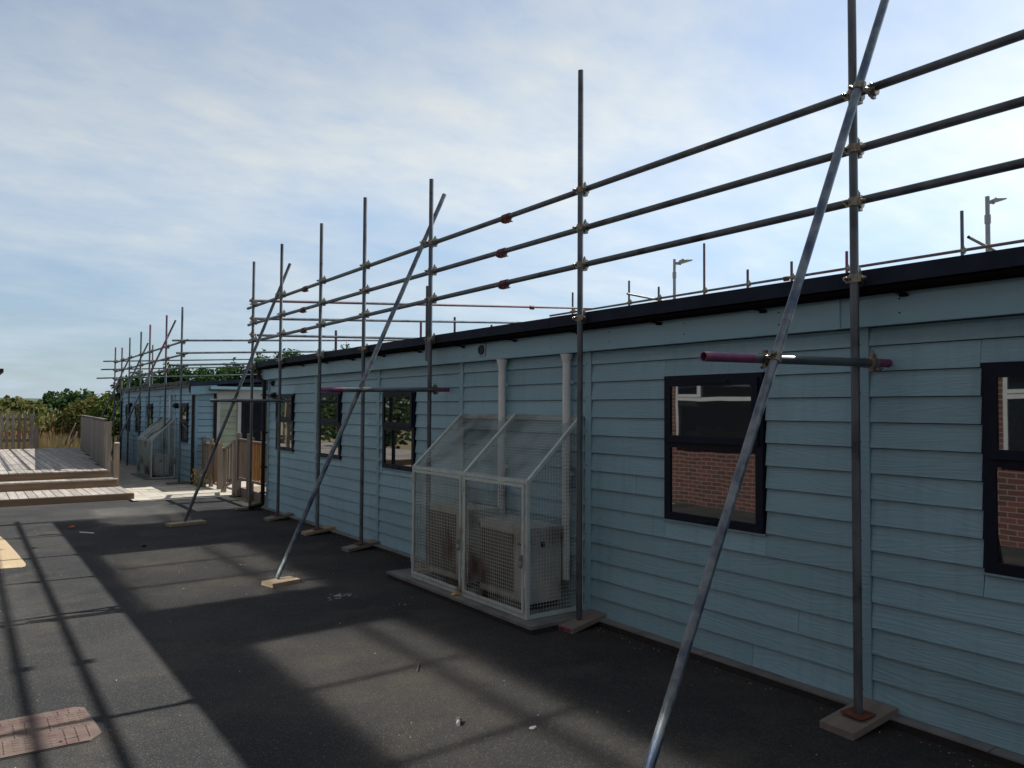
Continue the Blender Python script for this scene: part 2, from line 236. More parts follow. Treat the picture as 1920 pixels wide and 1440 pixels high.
# ------------------------------------------------------------------ mesh helpers
class MB:
    def __init__(s): s.v = []; s.f = []; s.m = []; s.mats = []
    def mi(s, m):
        if m not in s.mats: s.mats.append(m)
        return s.mats.index(m)
    def add(s, vs_, fs, m):
        o = len(s.v); k = s.mi(m); s.v += [tuple(q) for q in vs_]
        for f in fs: s.f.append(tuple(i+o for i in f)); s.m.append(k)
    def box(s, a, b, m, shear=None):
        x0, x1 = sorted((a[0], b[0])); y0, y1 = sorted((a[1], b[1])); z0, z1 = sorted((a[2], b[2]))
        s.add([(x0, y0, z0), (x1, y0, z0), (x1, y1, z0), (x0, y1, z0), (x0, y0, z1), (x1, y0, z1), (x1, y1, z1), (x0, y1, z1)],
              [(0, 3, 2, 1), (4, 5, 6, 7), (0, 1, 5, 4), (1, 2, 6, 5), (2, 3, 7, 6), (3, 0, 4, 7)], m); return s
    def hexa(s, p, m):   # 8 points ordered like box
        s.add(p, [(0, 3, 2, 1), (4, 5, 6, 7), (0, 1, 5, 4), (1, 2, 6, 5), (2, 3, 7, 6), (3, 0, 4, 7)], m); return s
    def bar(s, p0, p1, wd, hd, m, upv=(0, 0, 1)):   # rectangular bar
        p0, p1 = Vector(p0), Vector(p1); d = (p1-p0).normalized(); u = Vector(upv)
        if abs(d.dot(u)) > .98: u = Vector((1, 0, 0))
        a = d.cross(u).normalized()*wd/2; b_ = a.cross(d).normalized()*hd/2
        s.hexa([p0-a-b_, p0+a-b_, p1+a-b_, p1-a-b_, p0-a+b_, p0+a+b_, p1+a+b_, p1-a+b_], m); return s
    def tube(s, p0, p1, r, m, n=16, r1=None, bands=None, hollow=False, cap=True):
        """bands: list of (t, material) from t on"""
        p0, p1 = Vector(p0), Vector(p1); d = (p1-p0).normalized(); u = Vector((0, 0, 1)) if abs(d.z) < .95 else Vector((1, 0, 0))
        a = d.cross(u).normalized(); b_ = a.cross(d); r1 = r if r1 is None else r1
        ts = [0, 1]; segm = [m]
        if bands: ts = [q[0] for q in bands]+[1]; segm = [q[1] for q in bands]
        ring = lambda t, rr: [p0.lerp(p1, t)+(a*math.cos(2*math.pi*k/n)+b_*math.sin(2*math.pi*k/n))*rr for k in range(n)]
        for i, mm in enumerate(segm):
            A = ring(ts[i], r+(r1-r)*ts[i]); B = ring(ts[i+1], r+(r1-r)*ts[i+1])
            s.add(A+B, [(k, (k+1) % n, n+(k+1) % n, n+k) for k in range(n)], mm)
        for t, mm, rr, fl in ((0, segm[0], r, 0), (1, segm[-1], r1, 1)):
            O = ring(t, rr)
            if hollow:
                I = ring(t, rr*.83); J = ring(abs(t-.08), rr*.83)
                f = [(k, n+k, n+(k+1) % n, (k+1) % n) for k in range(n)]+[(n+k, 2*n+k, 2*n+(k+1) % n, n+(k+1) % n) for k in range(n)]+[tuple(range(2*n, 3*n))]
                s.add(O+I+J, [x[::-1] for x in f] if fl else f, mm)
            elif cap: s.add(O, [tuple(range(n)) if fl else tuple(range(n))[::-1]], mm)
        return s
    def path(s, pts, r, m, n=12):
        for a, b_ in zip(pts[:-1], pts[1:]): s.tube(a, b_, r, m, n)
        for q in pts[1:-1]: s.ball(q, r*1.02, m)
        return s
    def ball(s, c_, r, m, n=8, k=5, sc_=(1, 1, 1)):
        V = []; F = []
        for i in range(k+1):
            ph = math.pi*i/k
            for j in range(n):
                th = 2*math.pi*j/n; V.append((c_[0]+r*sc_[0]*math.sin(ph)*math.cos(th), c_[1]+r*sc_[1]*math.sin(ph)*math.sin(th), c_[2]+r*sc_[2]*math.cos(ph)))
        for i in range(k):
            for j in range(n): F.append((i*n+j, (i+1)*n+j, (i+1)*n+(j+1) % n, i*n+(j+1) % n))
        s.add(V, F, m); return s
    def poly(s, pts, z0, z1, m, ms=None):
        n = len(pts); V = [(p[0], p[1], z0) for p in pts]+[(p[0], p[1], z1) for p in pts]
        s.add(V, [tuple(range(n, 2*n))], m); s.add(V, [tuple(range(n))[::-1]]+[(k, (k+1) % n, n+(k+1) % n, n+k) for k in range(n)], ms or m); return s
    def mesh(s, name, smooth=False):
        me = bpy.data.meshes.new(name); me.from_pydata(s.v, [], s.f); me.polygons.foreach_set('material_index', s.m)
        for m in s.mats: me.materials.append(M[m])
        if smooth:
            me.polygons.foreach_set('use_smooth', [True]*len(s.f))
            try: me.set_sharp_from_angle(angle=R(40))
            except Exception: pass
        me.update(); return me
LOC = {}
def tag(o, label=None, cat=None, group=None, kind=None):
    for k, v in (('label', label), ('category', cat), ('group', group), ('kind', kind)):
        if v: o[k] = v
    return o
def thing(name, loc, label, cat, group=None):
    o = bpy.data.objects.new(name, None); col.objects.link(o); o.location = loc; o.empty_display_size = .1; LOC[o.name] = Vector(loc); return tag(o, label, cat, group)
def put(name, me, parent=None, loc=None, rot=None):
    o = bpy.data.objects.new(name, me); col.objects.link(o)
    if loc is not None: o.location = loc
    if rot is not None: o.rotation_euler = rot
    if parent is not None:
        o.parent = parent
        if parent.name in LOC: o.matrix_parent_inverse = Matrix.Translation(-LOC[parent.name])
    return o
def obj(name, mb, parent=None, smooth=False): return put(name, mb.mesh(name, smooth), parent)
def one(name, mb, label, cat, group=None, smooth=False): return tag(obj(name, mb, None, smooth), label, cat, group)
def struct(name, mb, smooth=False): return tag(obj(name, mb, None, smooth), kind='structure')

# ------------------------------------------------------------------ ground
def terrain(x, y):
    d = max(0, y-31) if y > 31 else 0
    z = -.02-.07*min(d, 45)
    if d > 45: z += -.01*min(d-45, 200)
    if x > 14: z += 0
    return z
mb = MB()
xs = [-400, -200, -100, -60, -30, -15, -8, -4, 0, 4, 8, 15, 30, 60, 100, 200, 400]
ys = [-60, -20, 0, 15, 28.7, 31, 35, 40, 50, 60, 76, 100, 140, 200, 276, 400, 700]
V = [(x, y, terrain(x, y)) for y in ys for x in xs]; nx = len(xs)
mb.add(V, [(j*nx+i, j*nx+i+1, (j+1)*nx+i+1, (j+1)*nx+i) for j in range(len(ys)-1) for i in range(nx-1)], 'soil')
struct('ground', mb)
mb = MB(); mb.poly([(-7.6, -20), (.0, -20), (.0, 15.85), (-1.6, 15.95), (-1.72, 16.294), (-7.6, 16.294)], -.012, 0, 'asphalt'); struct('asphalt_yard', mb)
mb = MB(); mb.poly([(-6.8, 10.12), (-4.0, 10.11), (-3.81, 10.08), (-3.76, 10.14), (-3.75, 10.28), (-3.80, 11.19), (-3.86, 12.14), (-3.92, 12.75), (-4.1, 13.2), (-6.8, 13.3)], .0005, .005, 'sand'); struct('sand_surfacing', mb)
# paved path to the far cabin: each slab its own piece
mb = MB(); mb.box((-1.75, 15.9, -.015), (.42, 29.5, .0), 'conc'); path = struct('path', mb)
slabs = {}
y = 16.0; row = 0
while y < 28.6:
    hgt = .6 if row % 3 else .45
    x = -1.70+(.0 if row % 2 else -.25)
    while x < .40:
        a, b_ = max(x, -1.70), min(x+.6, .40)
        if b_-a > .08:
            m_ = MB(); dz = rnd.uniform(-.003, .003); m_.box((a+.004, y+.004, .001), (b_-.004, min(y+hgt, 28.7)-.004, .014+dz), 'path'); obj('slab', m_, path)
        x += .6
    y += hgt; row += 1
# narrow slab edging at the foot of the near cabin with its black bitumen face
mb = MB(); mb.box((-.105, -7, -.01), (.0, 13.5, .046), 'kerbface'); kerb = struct('plinth_edging', mb)
y = -1.3
while y < 13.4:
    ln = .62; m_ = MB(); dz = rnd.uniform(-.002, .002); m_.box((-.112+rnd.uniform(-.004, .004), y+.003, .0465), (-.004, min(y+ln, 13.48)-.003, .058+dz), 'conc'); obj('slab', m_, kerb); y += ln

# distant wooded ridge
mb = MB(); V = []; F = []; nseg = 160
for i in range(nseg+1):
    a = R(-25+150*i/nseg); rr = 2100
    x_, y_ = rr*math.sin(a), rr*math.cos(a)
    h = 21+5*mnoise.noise((i*.12, 3, 0))+3.2*abs(mnoise.noise((i*.9, 7, 0)))+2*mnoise.noise((i*2.3, 1, 0))
    V += [(x_, y_, -40), (x_, y_, h*.55), (x_*1.03, y_*1.03, h)]
for i in range(nseg):
    for k in range(2): F.append((i*3+k, (i+1)*3+k, (i+1)*3+k+1, i*3+k+1))
mb.add(V, F, 'hill'); struct('hills', mb)

# ------------------------------------------------------------------ cabins
def board(parent, y0, y1, z0, z1, mat, xf=0.0, axis='y', gap=None):
    """one lapped board: bottom edge proud, top edge tucked in"""
    e = .0015; gap = (.011 if mat == 'blue2' else .0045) if gap is None else gap; z1 -= gap if z1-z0 > .03 else 0
    if axis == 'y':
        P = [(xf-.030, y0+e, z0), (xf-.0005, y0+e, z0), (xf-.0005, y1-e, z0), (xf-.030, y1-e, z0), (xf-.012, y0+e, z1), (xf-.0005, y0+e, z1), (xf-.0005, y1-e, z1), (xf-.012, y1-e, z1)]
    else:   # wall facing -Y at y = xf, running along x
        P = [(y0+e, xf-.030, z0), (y1-e, xf-.030, z0), (y1-e, xf-.0005, z0), (y0+e, xf-.0005, z0), (y0+e, xf-.012, z1), (y1-e, xf-.012, z1), (y1-e, xf-.0005, z1), (y0+e, xf-.0005, z1)]
    m_ = MB(); m_.hexa(P, mat); return obj('board', m_, parent)
def clad(parent, bays, z0, ztop, wins, mat, ex=.15, splits=()):
    for bi, (ya, yb) in enumerate(bays):
        z = z0; r_ = 0
        while z < ztop-.01:
            z1 = min(z+ex, ztop); segs = [(ya, yb)]
            for (wa, wb, wz0, wz1) in wins:
                lo_, hi_ = max(z, wz0), min(z1, wz1)
                if hi_-lo_ > .004:
                    ns = []
                    for (a, b_) in segs:
                        if wb <= a or wa >= b_: ns.append((a, b_)); continue
                        if lo_-z > .01: board(parent, max(a, wa), min(b_, wb), z, lo_, mat)
                        if z1-hi_ > .01: board(parent, max(a, wa), min(b_, wb), hi_, z1, mat)
                        if wa > a: ns.append((a, wa))
                        if wb < b_: ns.append((wb, b_))
                    segs = ns
            for (a, b_) in segs:
                cut = [q for (bb, rr, q) in splits if bb == bi and rr == r_ and a < q < b_]
                pts = [a]+cut+[b_]
                for p_, q_ in zip(pts[:-1], pts[1:]): board(parent, p_, q_, z, z1, mat)
            z = z1; r_ += 1
def window(parent, ya, yb, za, zb, split=.47, x=-.012, vent=True, lab=None):
    """outer frame with a top-hung sash above a fixed pane"""
    f = .058; zm = zb-(zb-za)*split; mb = MB(); xo, xi = x-.030, x+.03
    mb.box((xo, ya, za), (xi, ya+f, zb), 'frame'); mb.box((xo, yb-f, za), (xi, yb, zb), 'frame')
    mb.box((xo, ya+f, za), (xi, yb-f, za+f), 'frame'); mb.box((xo, ya+f, zb-f), (xi, yb-f, zb), 'frame'); mb.box((xo, ya+f, zm-.03), (xi, yb-f, zm+.03), 'frame')
    mb.box((x-.033, ya-.012, zb+.001), (x+.02, yb+.012, zb+.009), 'blue'); mb.box((x-.026, ya-.012, za-.012), (x+.02, yb+.012, za-.001), 'blue')
    w_ = obj('window', mb, parent)
    if lab: w_['label'] = lab
    s_ = MB(); a, b_, c0, c1 = ya+f*.45, yb-f*.45, zm+.012, zb-f*.5; g = .05; so_ = xo-.02
    s_.box((so_, a, c0), (xo-.001, a+g, c1), 'frame'); s_.box((so_, b_-g, c0), (xo-.001, b_, c1), 'frame'); s_.box((so_, a+g, c0), (xo-.001, b_-g, c0+g), 'frame'); s_.box((so_, a+g, c1-g), (xo-.001, b_-g, c1), 'frame')
    obj('sash', s_, w_)
    p = MB(); p.box((xo-.008, a+g, c0+g), (xo-.003, b_-g, c1-g), 'glass'); obj('pane', p, w_)
    p = MB(); p.box((xo+.012, ya+f, za+f), (xo+.018, yb-f, zm-.03), 'glass'); obj('pane', p, w_)
    if vent:
        t_ = MB(); ym = (ya+yb)/2; t_.box((so_-.008, ym-.17, c1-.034), (so_-.001, ym+.17, c1-.016), 'frame'); obj('trickle_vent', t_, w_)
        h_ = MB(); h_.box((xo-.012, ym-.05, za+.014), (xo-.001, ym+.05, za+.03), 'frame'); obj('drain_cap', h_, w_)
    return w_

# ---- near cabin
YE = 13.41
nc = thing('cabin', (0, 3, 0), 'long blue clad cabin with dark window frames behind the near scaffold', 'cabin')
mb = MB()
prof = [(0, .055), (0, 2.48), (7.45, 2.965), (7.45, .055)]
def prism_xz(mb, pr, y0, y1, m):
    n = len(pr); Vv = [(p[0], y0, p[1]) for p in pr]+[(p[0], y1, p[1]) for p in pr]
    mb.add(Vv, [tuple(range(n)), tuple(range(n, 2*n))[::-1]]+[(k, n+k, n+(k+1) % n, (k+1) % n) for k in range(n)], m)
prism_xz(mb, prof, -7, YE, 'core'); wall = obj('wall', mb, nc)
BT = [-2.45, .04, 2.50, 4.965, 7.02, 9.03, 11.17]
bays = [(-2.41, .003)]+[(BT[i]+.037, BT[i+1]-.037) for i in range(1, 6)]+[(11.207, YE-.075)]
wins = [(3.20, 4.08, .955, 2.03), (.95, 1.84, .94, 2.03), (8.05, 8.88, 1.03, 1.995), (10.22, 11.03, 1.055, 2.01), (12.11, 12.93, 1.075, 2.005)]
wv = [(a-.012, b_+.012, z0-.012, z1+.009) for a, b_, z0, z1 in wins]
clad(wall, bays, .06, 2.27, wv, 'blue', splits=((2, 0, 3.3), (2, 2, 2.95), (2, 7, 4.4), (1, 3, 1.2), (3, 5, 6.2), (4, 1, 8.0), (5, 9, 9.9)))
for yb in BT:
    m_ = MB(); m_.box((-.033, yb-.036, .058), (-.0005, yb+.036, 2.27), 'blue')
    for k in range(8): m_.tube((-.033, yb+.018, .14+k*.29), (-.0355, yb+.018, .14+k*.29), .0055, 'core', 6)
    obj('batten', m_, wall)
m_ = MB(); m_.box((-.034, YE-.074, .058), (-.0005, YE+.002, 2.27), 'blue'); obj('corner_board', m_, wall)
for i, (a, b_, z0, z1) in enumerate(wins): window(nc, a, b_, z0, z1, lab='anthracite framed window reflecting red brickwork' if i < 2 else None)
FJ = [-7, -1.9, .3, 2.63, 5.03, 7.23, 9.38, 11.59, YE+.12]
for a, b_ in zip(FJ[:-1], FJ[1:]):
    m_ = MB(); m_.box((-.098, a+.003, 2.268), (-.072, b_-.003, 2.478), 'bluetrim'); m_.box((-.0715, a+.003, 2.272), (-.001, b_-.003, 2.29), 'bluetrim')
    for k in range(3):
        yy = a+(b_-a)*(k+.5)/3
        for dz in (.06, .14): m_.tube((-.0995, yy, 2.27+dz), (-.098, yy, 2.27+dz), .006, 'core', 6)
    obj('fascia_board', m_, nc)
m_ = MB(); m_.box((-.106, 2.60, 2.266), (-.0985, 2.69, 2.478), 'bluetrim'); obj('joint_cover', m_, nc)
# roof with felt edge trim, gutter, brackets
mb = MB(); ye = YE+.22
prism_xz(mb, [(-.168, 2.494), (-.168, 2.557), (7.62, 3.065), (7.62, 2.987)], -7.2, ye, 'felt'); roof = obj('roof', mb, nc)
tj = [-7.2, -2.0, 1.1, 3.9, 5.3, 7.35, 9.4, 11.5, ye]
for i, (a, b_) in enumerate(zip(tj[:-1], tj[1:])):
    m_ = MB(); o_ = rnd.uniform(-.004, .004); m_.box((-.198+o_, a, 2.490), (-.172, b_-.002, 2.572+o_), 'trim'); m_.box((-.198+o_, a, 2.5725+o_), (.06, b_-.002, 2.580+o_), 'trim'); obj('edge_trim', m_, roof)
m_ = MB(); n = 8; A = [(-.142+.042*math.cos(math.pi+math.pi*k/n), 2.480+.040*math.sin(math.pi+math.pi*k/n)) for k in range(n+1)]
Vv = [(p[0], yy, p[1]) for yy in (-7.1, ye-.02) for p in A]; m_.add(Vv, [(k, k+1, n+1+k+1, n+1+k) for k in range(n)]+[tuple(range(n+1))[::-1], tuple(range(n+1, 2*n+2))], 'gutter'); gut = obj('gutter', m_, nc)
y = .35
while y < 13.3:
    m_ = MB(); m_.box((-.185, y-.014, 2.4295), (-.099, y+.014, 2.4375), 'gutter'); m_.box((-.125, y-.022, 2.418), (-.0985, y+.022, 2.429), 'gutter'); obj('gutter_bracket', m_, gut); y += .93
m_ = MB(); m_.path([(-.142, 13.56, 2.45), (-.142, 13.56, 2.30), (-.075, 13.46, 2.235), (-.075, 13.46, .16), (-.085, 13.46, .10), (-.30, 13.50, .055)], .036, 'black', 12); dp = obj('downpipe', m_, nc, True)
for z in (2.0, 1.35, .75, .3): m_ = MB(); m_.box((-.12, 13.40, z-.014), (-.03, 13.515, z+.014), 'black'); m_.box((-.09, 13.36, z-.008), (-.035, 13.40, z+.008), 'black'); obj('pipe_clip', m_, dp)
# wall fittings
m_ = MB(); m_.hexa([(-.03, 12.98, 1.93), (-.012, 12.98, 1.93), (-.012, 13.16, 1.93), (-.03, 13.16, 1.93), (-.13, 12.98, 1.99), (-.012, 12.98, 2.05), (-.012, 13.16, 2.05), (-.13, 13.16, 1.99)], 'black'); obj('wall_light', m_, nc)
m_ = MB(); m_.tube((-.012, 13.12, 2.20), (-.05, 13.12, 2.20), .045, 'trim', 12); m_.ball((-.052, 13.12, 2.2), .036, 'black'); obj('dome_camera', m_, nc)
m_ = MB(); yv, zv = 6.51, 2.375; m_.box((-.108, yv-.065, zv-.065), (-.0985, yv+.065, zv+.065), 'blue'); m_.tube((-.108, yv, zv), (-.114, yv, zv), .048, 'black', 14); m_.tube((-.114, yv, zv), (-.123, yv, zv), .05, 'core', 14, .046, cap=False); obj('vent_outlet', m_, nc)
for yp in (6.19, 5.20):
    m_ = MB(); m_.tube((-.075, yp, .30), (-.075, yp, 2.19), .036, 'white', 14); m_.tube((-.075, yp, 2.19), (-.075, yp, 2.262), .037, 'white', 14, .058); m_.box((-.05, yp-.028, 1.2), (-.01, yp+.028, 1.23), 'white'); m_.box((-.05, yp-.028, 2.0), (-.01, yp+.028, 2.03), 'white'); obj('pipe_trunking', m_, nc, True)

# ---- far cabin
FY0, FY1 = 18.62, 28.3
fc = thing('cabin', (0, 22, 0), 'smaller blue cabin beyond the timber porch with a conifer hedge behind', 'cabin')
mb = MB(); prism_xz(mb, [(0, .02), (0, 2.27), (7.45, 2.75), (7.45, .02)], FY0+.002, FY1, 'core')
fwall = obj('wall', mb, fc)
fw_ = [(19.17, 19.86, .95, 1.88), (23.3, 24.02, 1.03, 1.88), (25.08, 25.82, 1.03, 1.88), (26.78, 27.5, 1.03, 1.88)]
fwv = [(a-.012, b_+.012, z0-.012, z1+.009) for a, b_, z0, z1 in fw_]
FB = [20.58, 22.4, 24.32, 26.12]
fb = [(FY0+.075, FB[0]-.032)]+[(FB[i]+.032, FB[i+1]-.032) for i in range(3)]+[(FB[3]+.032, FY1-.03)]
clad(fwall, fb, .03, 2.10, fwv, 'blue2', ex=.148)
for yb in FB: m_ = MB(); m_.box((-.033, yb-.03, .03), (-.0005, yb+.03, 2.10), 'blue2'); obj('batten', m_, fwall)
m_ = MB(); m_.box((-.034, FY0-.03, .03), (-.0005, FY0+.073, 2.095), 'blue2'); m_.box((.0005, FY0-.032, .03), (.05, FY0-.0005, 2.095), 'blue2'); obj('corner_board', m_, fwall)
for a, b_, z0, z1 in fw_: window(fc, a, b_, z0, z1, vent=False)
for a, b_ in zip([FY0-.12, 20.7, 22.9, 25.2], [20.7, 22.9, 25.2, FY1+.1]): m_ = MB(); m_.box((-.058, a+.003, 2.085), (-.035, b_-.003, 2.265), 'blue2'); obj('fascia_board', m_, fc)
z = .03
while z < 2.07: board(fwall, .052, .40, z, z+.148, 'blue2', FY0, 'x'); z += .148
m_ = MB(); m_.hexa([(-.13, FY0-.125, 2.07), (.44, FY0-.125, 2.11), (.44, FY0-.10, 2.11), (-.13, FY0-.10, 2.07), (-.13, FY0-.125, 2.265), (.44, FY0-.125, 2.30), (.44, FY0-.10, 2.30), (-.13, FY0-.10, 2.265)], 'blue2'); obj('end_fascia', m_, fc)
mb = MB(); prism_xz(mb, [(-.14, 2.27), (-.14, 2.36), (7.6, 2.98), (7.6, 2.89)], FY0-.15, FY1+.15, 'trim'); froof = obj('roof', mb, fc)
m_ = MB(); m_.box((-.16, FY0-.1, 2.255), (-.062, FY1+.1, 2.33), 'black'); obj('gutter', m_, fc)
m_ = MB()
for k in range(26):
    yy = FY0+.2+k*.37; m_.box((-.175-rnd.random()*.02, yy, 2.29+rnd.random()*.05), (-.02, yy+.3+rnd.random()*.1, 2.37+rnd.random()*.035), 'felt')
obj('torn_felt', m_, froof)
m_ = MB(); m_.path([(-.10, FY0+.08, 2.28), (-.10, FY0+.08, 2.16), (-.06, FY0-.06, 2.07), (-.06, FY0-.06, .03)], .036, 'black', 10); obj('downpipe', m_, fc, True)
m_ = MB(); m_.tube((-.055, FY1+.02, .03), (-.055, FY1+.02, 2.28), .04, 'black', 8); obj('downpipe', m_, fc)
for yy, zz_ in ((20.25, 1.82), (26.5, 1.85)): m_ = MB(); m_.ball((-.07, yy, zz_), .085, 'black', sc_=(1, .8, .8)); m_.box((-.07, yy-.03, zz_-.03), (-.02, yy+.03, zz_+.03), 'black'); obj('wall_light', m_, fc)
m_ = MB(); m_.tube((-.06, 20.95, .3), (-.06, 20.95, 2.08), .03, 'white', 10); obj('pipe_trunking', m_, fc)
# recessed entrance lobby at the end of the far cabin
lob = thing('entrance_lobby', (1.2, FY0, 0), 'white clad entrance lobby with glazed door beside the far blue cabin', 'porch')
m_ = MB(); m_.box((.458, FY0-.004, .05), (.938, FY0+.001, 1.94), 'core'); sg = obj('side_wall', m_, lob)
z = .10
while z < 1.95: board(sg, .546, .938, z, min(z+.148, 1.945), 'sage', FY0-.0045, 'x'); z += .148
m_ = MB(); m_.box((.40, FY0-.06, .05), (.455, FY0, 1.95), 'black'); obj('downpipe', m_, lob)
m_ = MB(); m_.box((.47, FY0-.05, .05), (.545, FY0+.02, 1.95), 'white_clad'); obj('post', m_, lob)
m_ = MB(); m_.box((.94, FY0-.06, .05), (1.02, FY0+.02, 2.19), 'white_clad'); obj('post', m_, lob)
m_ = MB(); m_.box((1.62, FY0-.16, .05), (1.70, FY0-.08, 2.19), 'white_clad'); obj('post', m_, lob)
m_ = MB(); m_.box((.46, FY0-.07, 1.95), (.945, FY0+.0, 2.16), 'white_clad'); m_.box((.95, FY0-.07, 1.93), (3.2, FY0+.0, 2.20), 'white_clad'); obj('fascia', m_, lob)
m_ = MB(); m_.box((.28, FY0-.22, 2.205), (1.55, FY0+.1, 2.27), 'bluetrim'); obj('flashing', m_, lob)
m_ = MB(); m_.box((.26, FY0-.20, 2.165), (.9, FY0-.075, 2.203), 'felt'); obj('canopy_edge', m_, lob)
m_ = MB(); m_.box((1.03, FY0-.02, .08), (3.2, FY0+.04, 1.925), 'frame'); dr = obj('door', m_, lob)
for a, b_ in ((1.12, 1.44), (1.56, 1.9), (2.02, 2.4)):
    for z0, z1 in ((.3, 1.18), (1.28, 1.85)): m_ = MB(); m_.box((a, FY0-.028, z0), (b_, FY0-.0205, z1), 'glass'); obj('pane', m_, dr)
m_ = MB(); m_.box((1.5, FY0-.06, 1.0), (1.52, FY0-.02, 1.2), 'lampgrey'); obj('door_handle', m_, dr)
# timber landing between the cabins
ld = thing('timber_landing', (.8, 15.5, 0), 'low brown timber landing with boarded skirt between the two cabins', 'deck')
m_ = MB(); m_.box((.24, 13.55, .0), (.265, 15.95, .17), 'greywood'); obj('skirt_board', m_, ld)
for k in range(17): m_ = MB(); yy = 13.55+k*.142; m_.box((.27, yy, .13), (4.2, yy+.135, .165), 'wood'); obj('deck_board', m_, ld)
m_ = MB(); m_.box((.42, 15.98, .0), (3.2, 18.5, .045), 'path'); obj('threshold_slab', m_, ld)
def balustrade(lab, pts, zb, zt, n, mat, posts=True, pm_='wood', zb1=None, zt1=None, ptop=.08):
    zb1 = zb if zb1 is None else zb1; zt1 = zt if zt1 is None else zt1
    (x0, y0), (x1, y1) = pts; b_ = thing('balustrade', (x0, y0, 0), lab, 'railing')
    m_ = MB(); m_.bar((x0, y0, zt), (x1, y1, zt1), .06, .035, pm_); obj('handrail', m_, b_)
    m_ = MB(); m_.bar((x0, y0, zb), (x1, y1, zb1), .045, .05, pm_); obj('bottom_rail', m_, b_)
    for k in range(n):
        t = (k+.5)/n; x, yy = x0+(x1-x0)*t, y0+(y1-y0)*t; m_ = MB(); mm = mat(t) if callable(mat) else mat
        m_.box((x-.0135, yy-.0135, zb+(zb1-zb)*t+.02), (x+.0135, yy+.0135, zt+(zt1-zt)*t-.017), mm); obj('baluster', m_, b_)
    for (x, yy, zt_) in ((x0, y0, zt), (x1, y1, zt1)) if posts else ():
        m_ = MB(); m_.box((x-.045, yy-.045, .0), (x+.045, yy+.045, zt_+ptop), pm_); obj('post', m_, b_)
    return b_
balustrade('brown timber balustrade with spindles tinted sunlit orange by the black downpipe', ((.20, 13.72), (.20, 15.05)), .36, 1.12, 10, 'orangewood', pm_='wood')  # sunlight on these spindles is put into their orange colour
balustrade('weathered timber balustrade above the boarded skirt behind the end scaffold pole', ((.20, 15.15), (.20, 15.86)), .36, 1.14, 6, 'wood', pm_='greywood', ptop=.13)
balustrade('short sloping timber handrail beside the landing step', ((.17, 16.0), (.12, 16.62)), .30, 1.10, 4, 'wood', zb1=.12, zt1=.90, pm_='greywood', ptop=.04)
ft = thing('fence_panel', (.23, 17.9, 0), 'close boarded brown timber fence panel at the corner of the far cabin', 'fence')
m_ = MB(); m_.box((.20, 17.3, .93), (.28, 18.55, .97), 'wood'); obj('top_rail', m_, ft)
m_ = MB(); m_.box((.262, 17.3, .2), (.30, 18.55, .26), 'wood'); obj('bottom_rail', m_, ft)
for k in range(12): m_ = MB(); yy = 17.33+k*.1; m_.box((.238, yy, .12), (.26, yy+.092, .929), 'wood'); obj('fence_board', m_, ft)
for yy, h in ((17.27, 1.02), (17.92, 1.08), (18.6, 1.1)): m_ = MB(); m_.box((.16, yy-.045, 0), (.235, yy+.045, h), 'wood'); obj('post', m_, ft)
mb = MB()
for k in range(90):
    a = rnd.uniform(0, 6.28); r_ = rnd.uniform(.02, .16); h = rnd.uniform(.1, .38); x, yy = .02+rnd.uniform(-.1, .08), 18.1+rnd.uniform(-.2, .25)
    t_ = Vector((x+math.cos(a)*r_, yy+math.sin(a)*r_, h)); mb.add([(x-.006, yy, .01), (x+.006, yy, .01), tuple(t_)], [(0, 1, 2)], 'weedg')
    mb.add([t_+Vector((-.02, 0, -.01)), t_+Vector((.02, .01, 0)), t_+Vector((0, .01, .04))], [(0, 1, 2)], 'dry')
one('weed_tuft', mb, 'straggly grey-green weed growing at the foot of the fence panel', 'plant')

# ------------------------------------------------------------------ mesh cages and units
def wire_panel(mb, o, u, v, nu, nv, r=.0015, clip=None, m='wire'):
    """grid of wires spanned by u and v from o; clip(s) gives the v fraction reached at u fraction s"""
    o, u, v = Vector(o), Vector(u), Vector(v); nrm = u.cross(v).normalized()*r
    for i in range(nu+1):
        s = i/nu; top = clip(s) if clip else 1
        a = o+u*s; b_ = a+v*top; w2 = u.normalized()*r
        mb.hexa([a-w2-nrm, a+w2-nrm, a+w2+nrm, a-w2+nrm, b_-w2-nrm, b_+w2-nrm, b_+w2+nrm, b_-w2+nrm], m)
    for j in range(nv+1):
        t = j/nv; s0, s1 = 0, 1
        if clip:
            ok = [k/40 for k in range(41) if clip(k/40) >= t]
            if not ok: continue
            s0, s1 = min(ok), max(ok)
        a = o+u*s0+v*t+nrm; b_ = o+u*s1+v*t+nrm; w2 = v.normalized()*r
        mb.hexa([a-w2-nrm, a+w2-nrm, a+w2+nrm, a-w2+nrm, b_-w2-nrm, b_+w2-nrm, b_+w2+nrm, b_-w2+nrm], m)
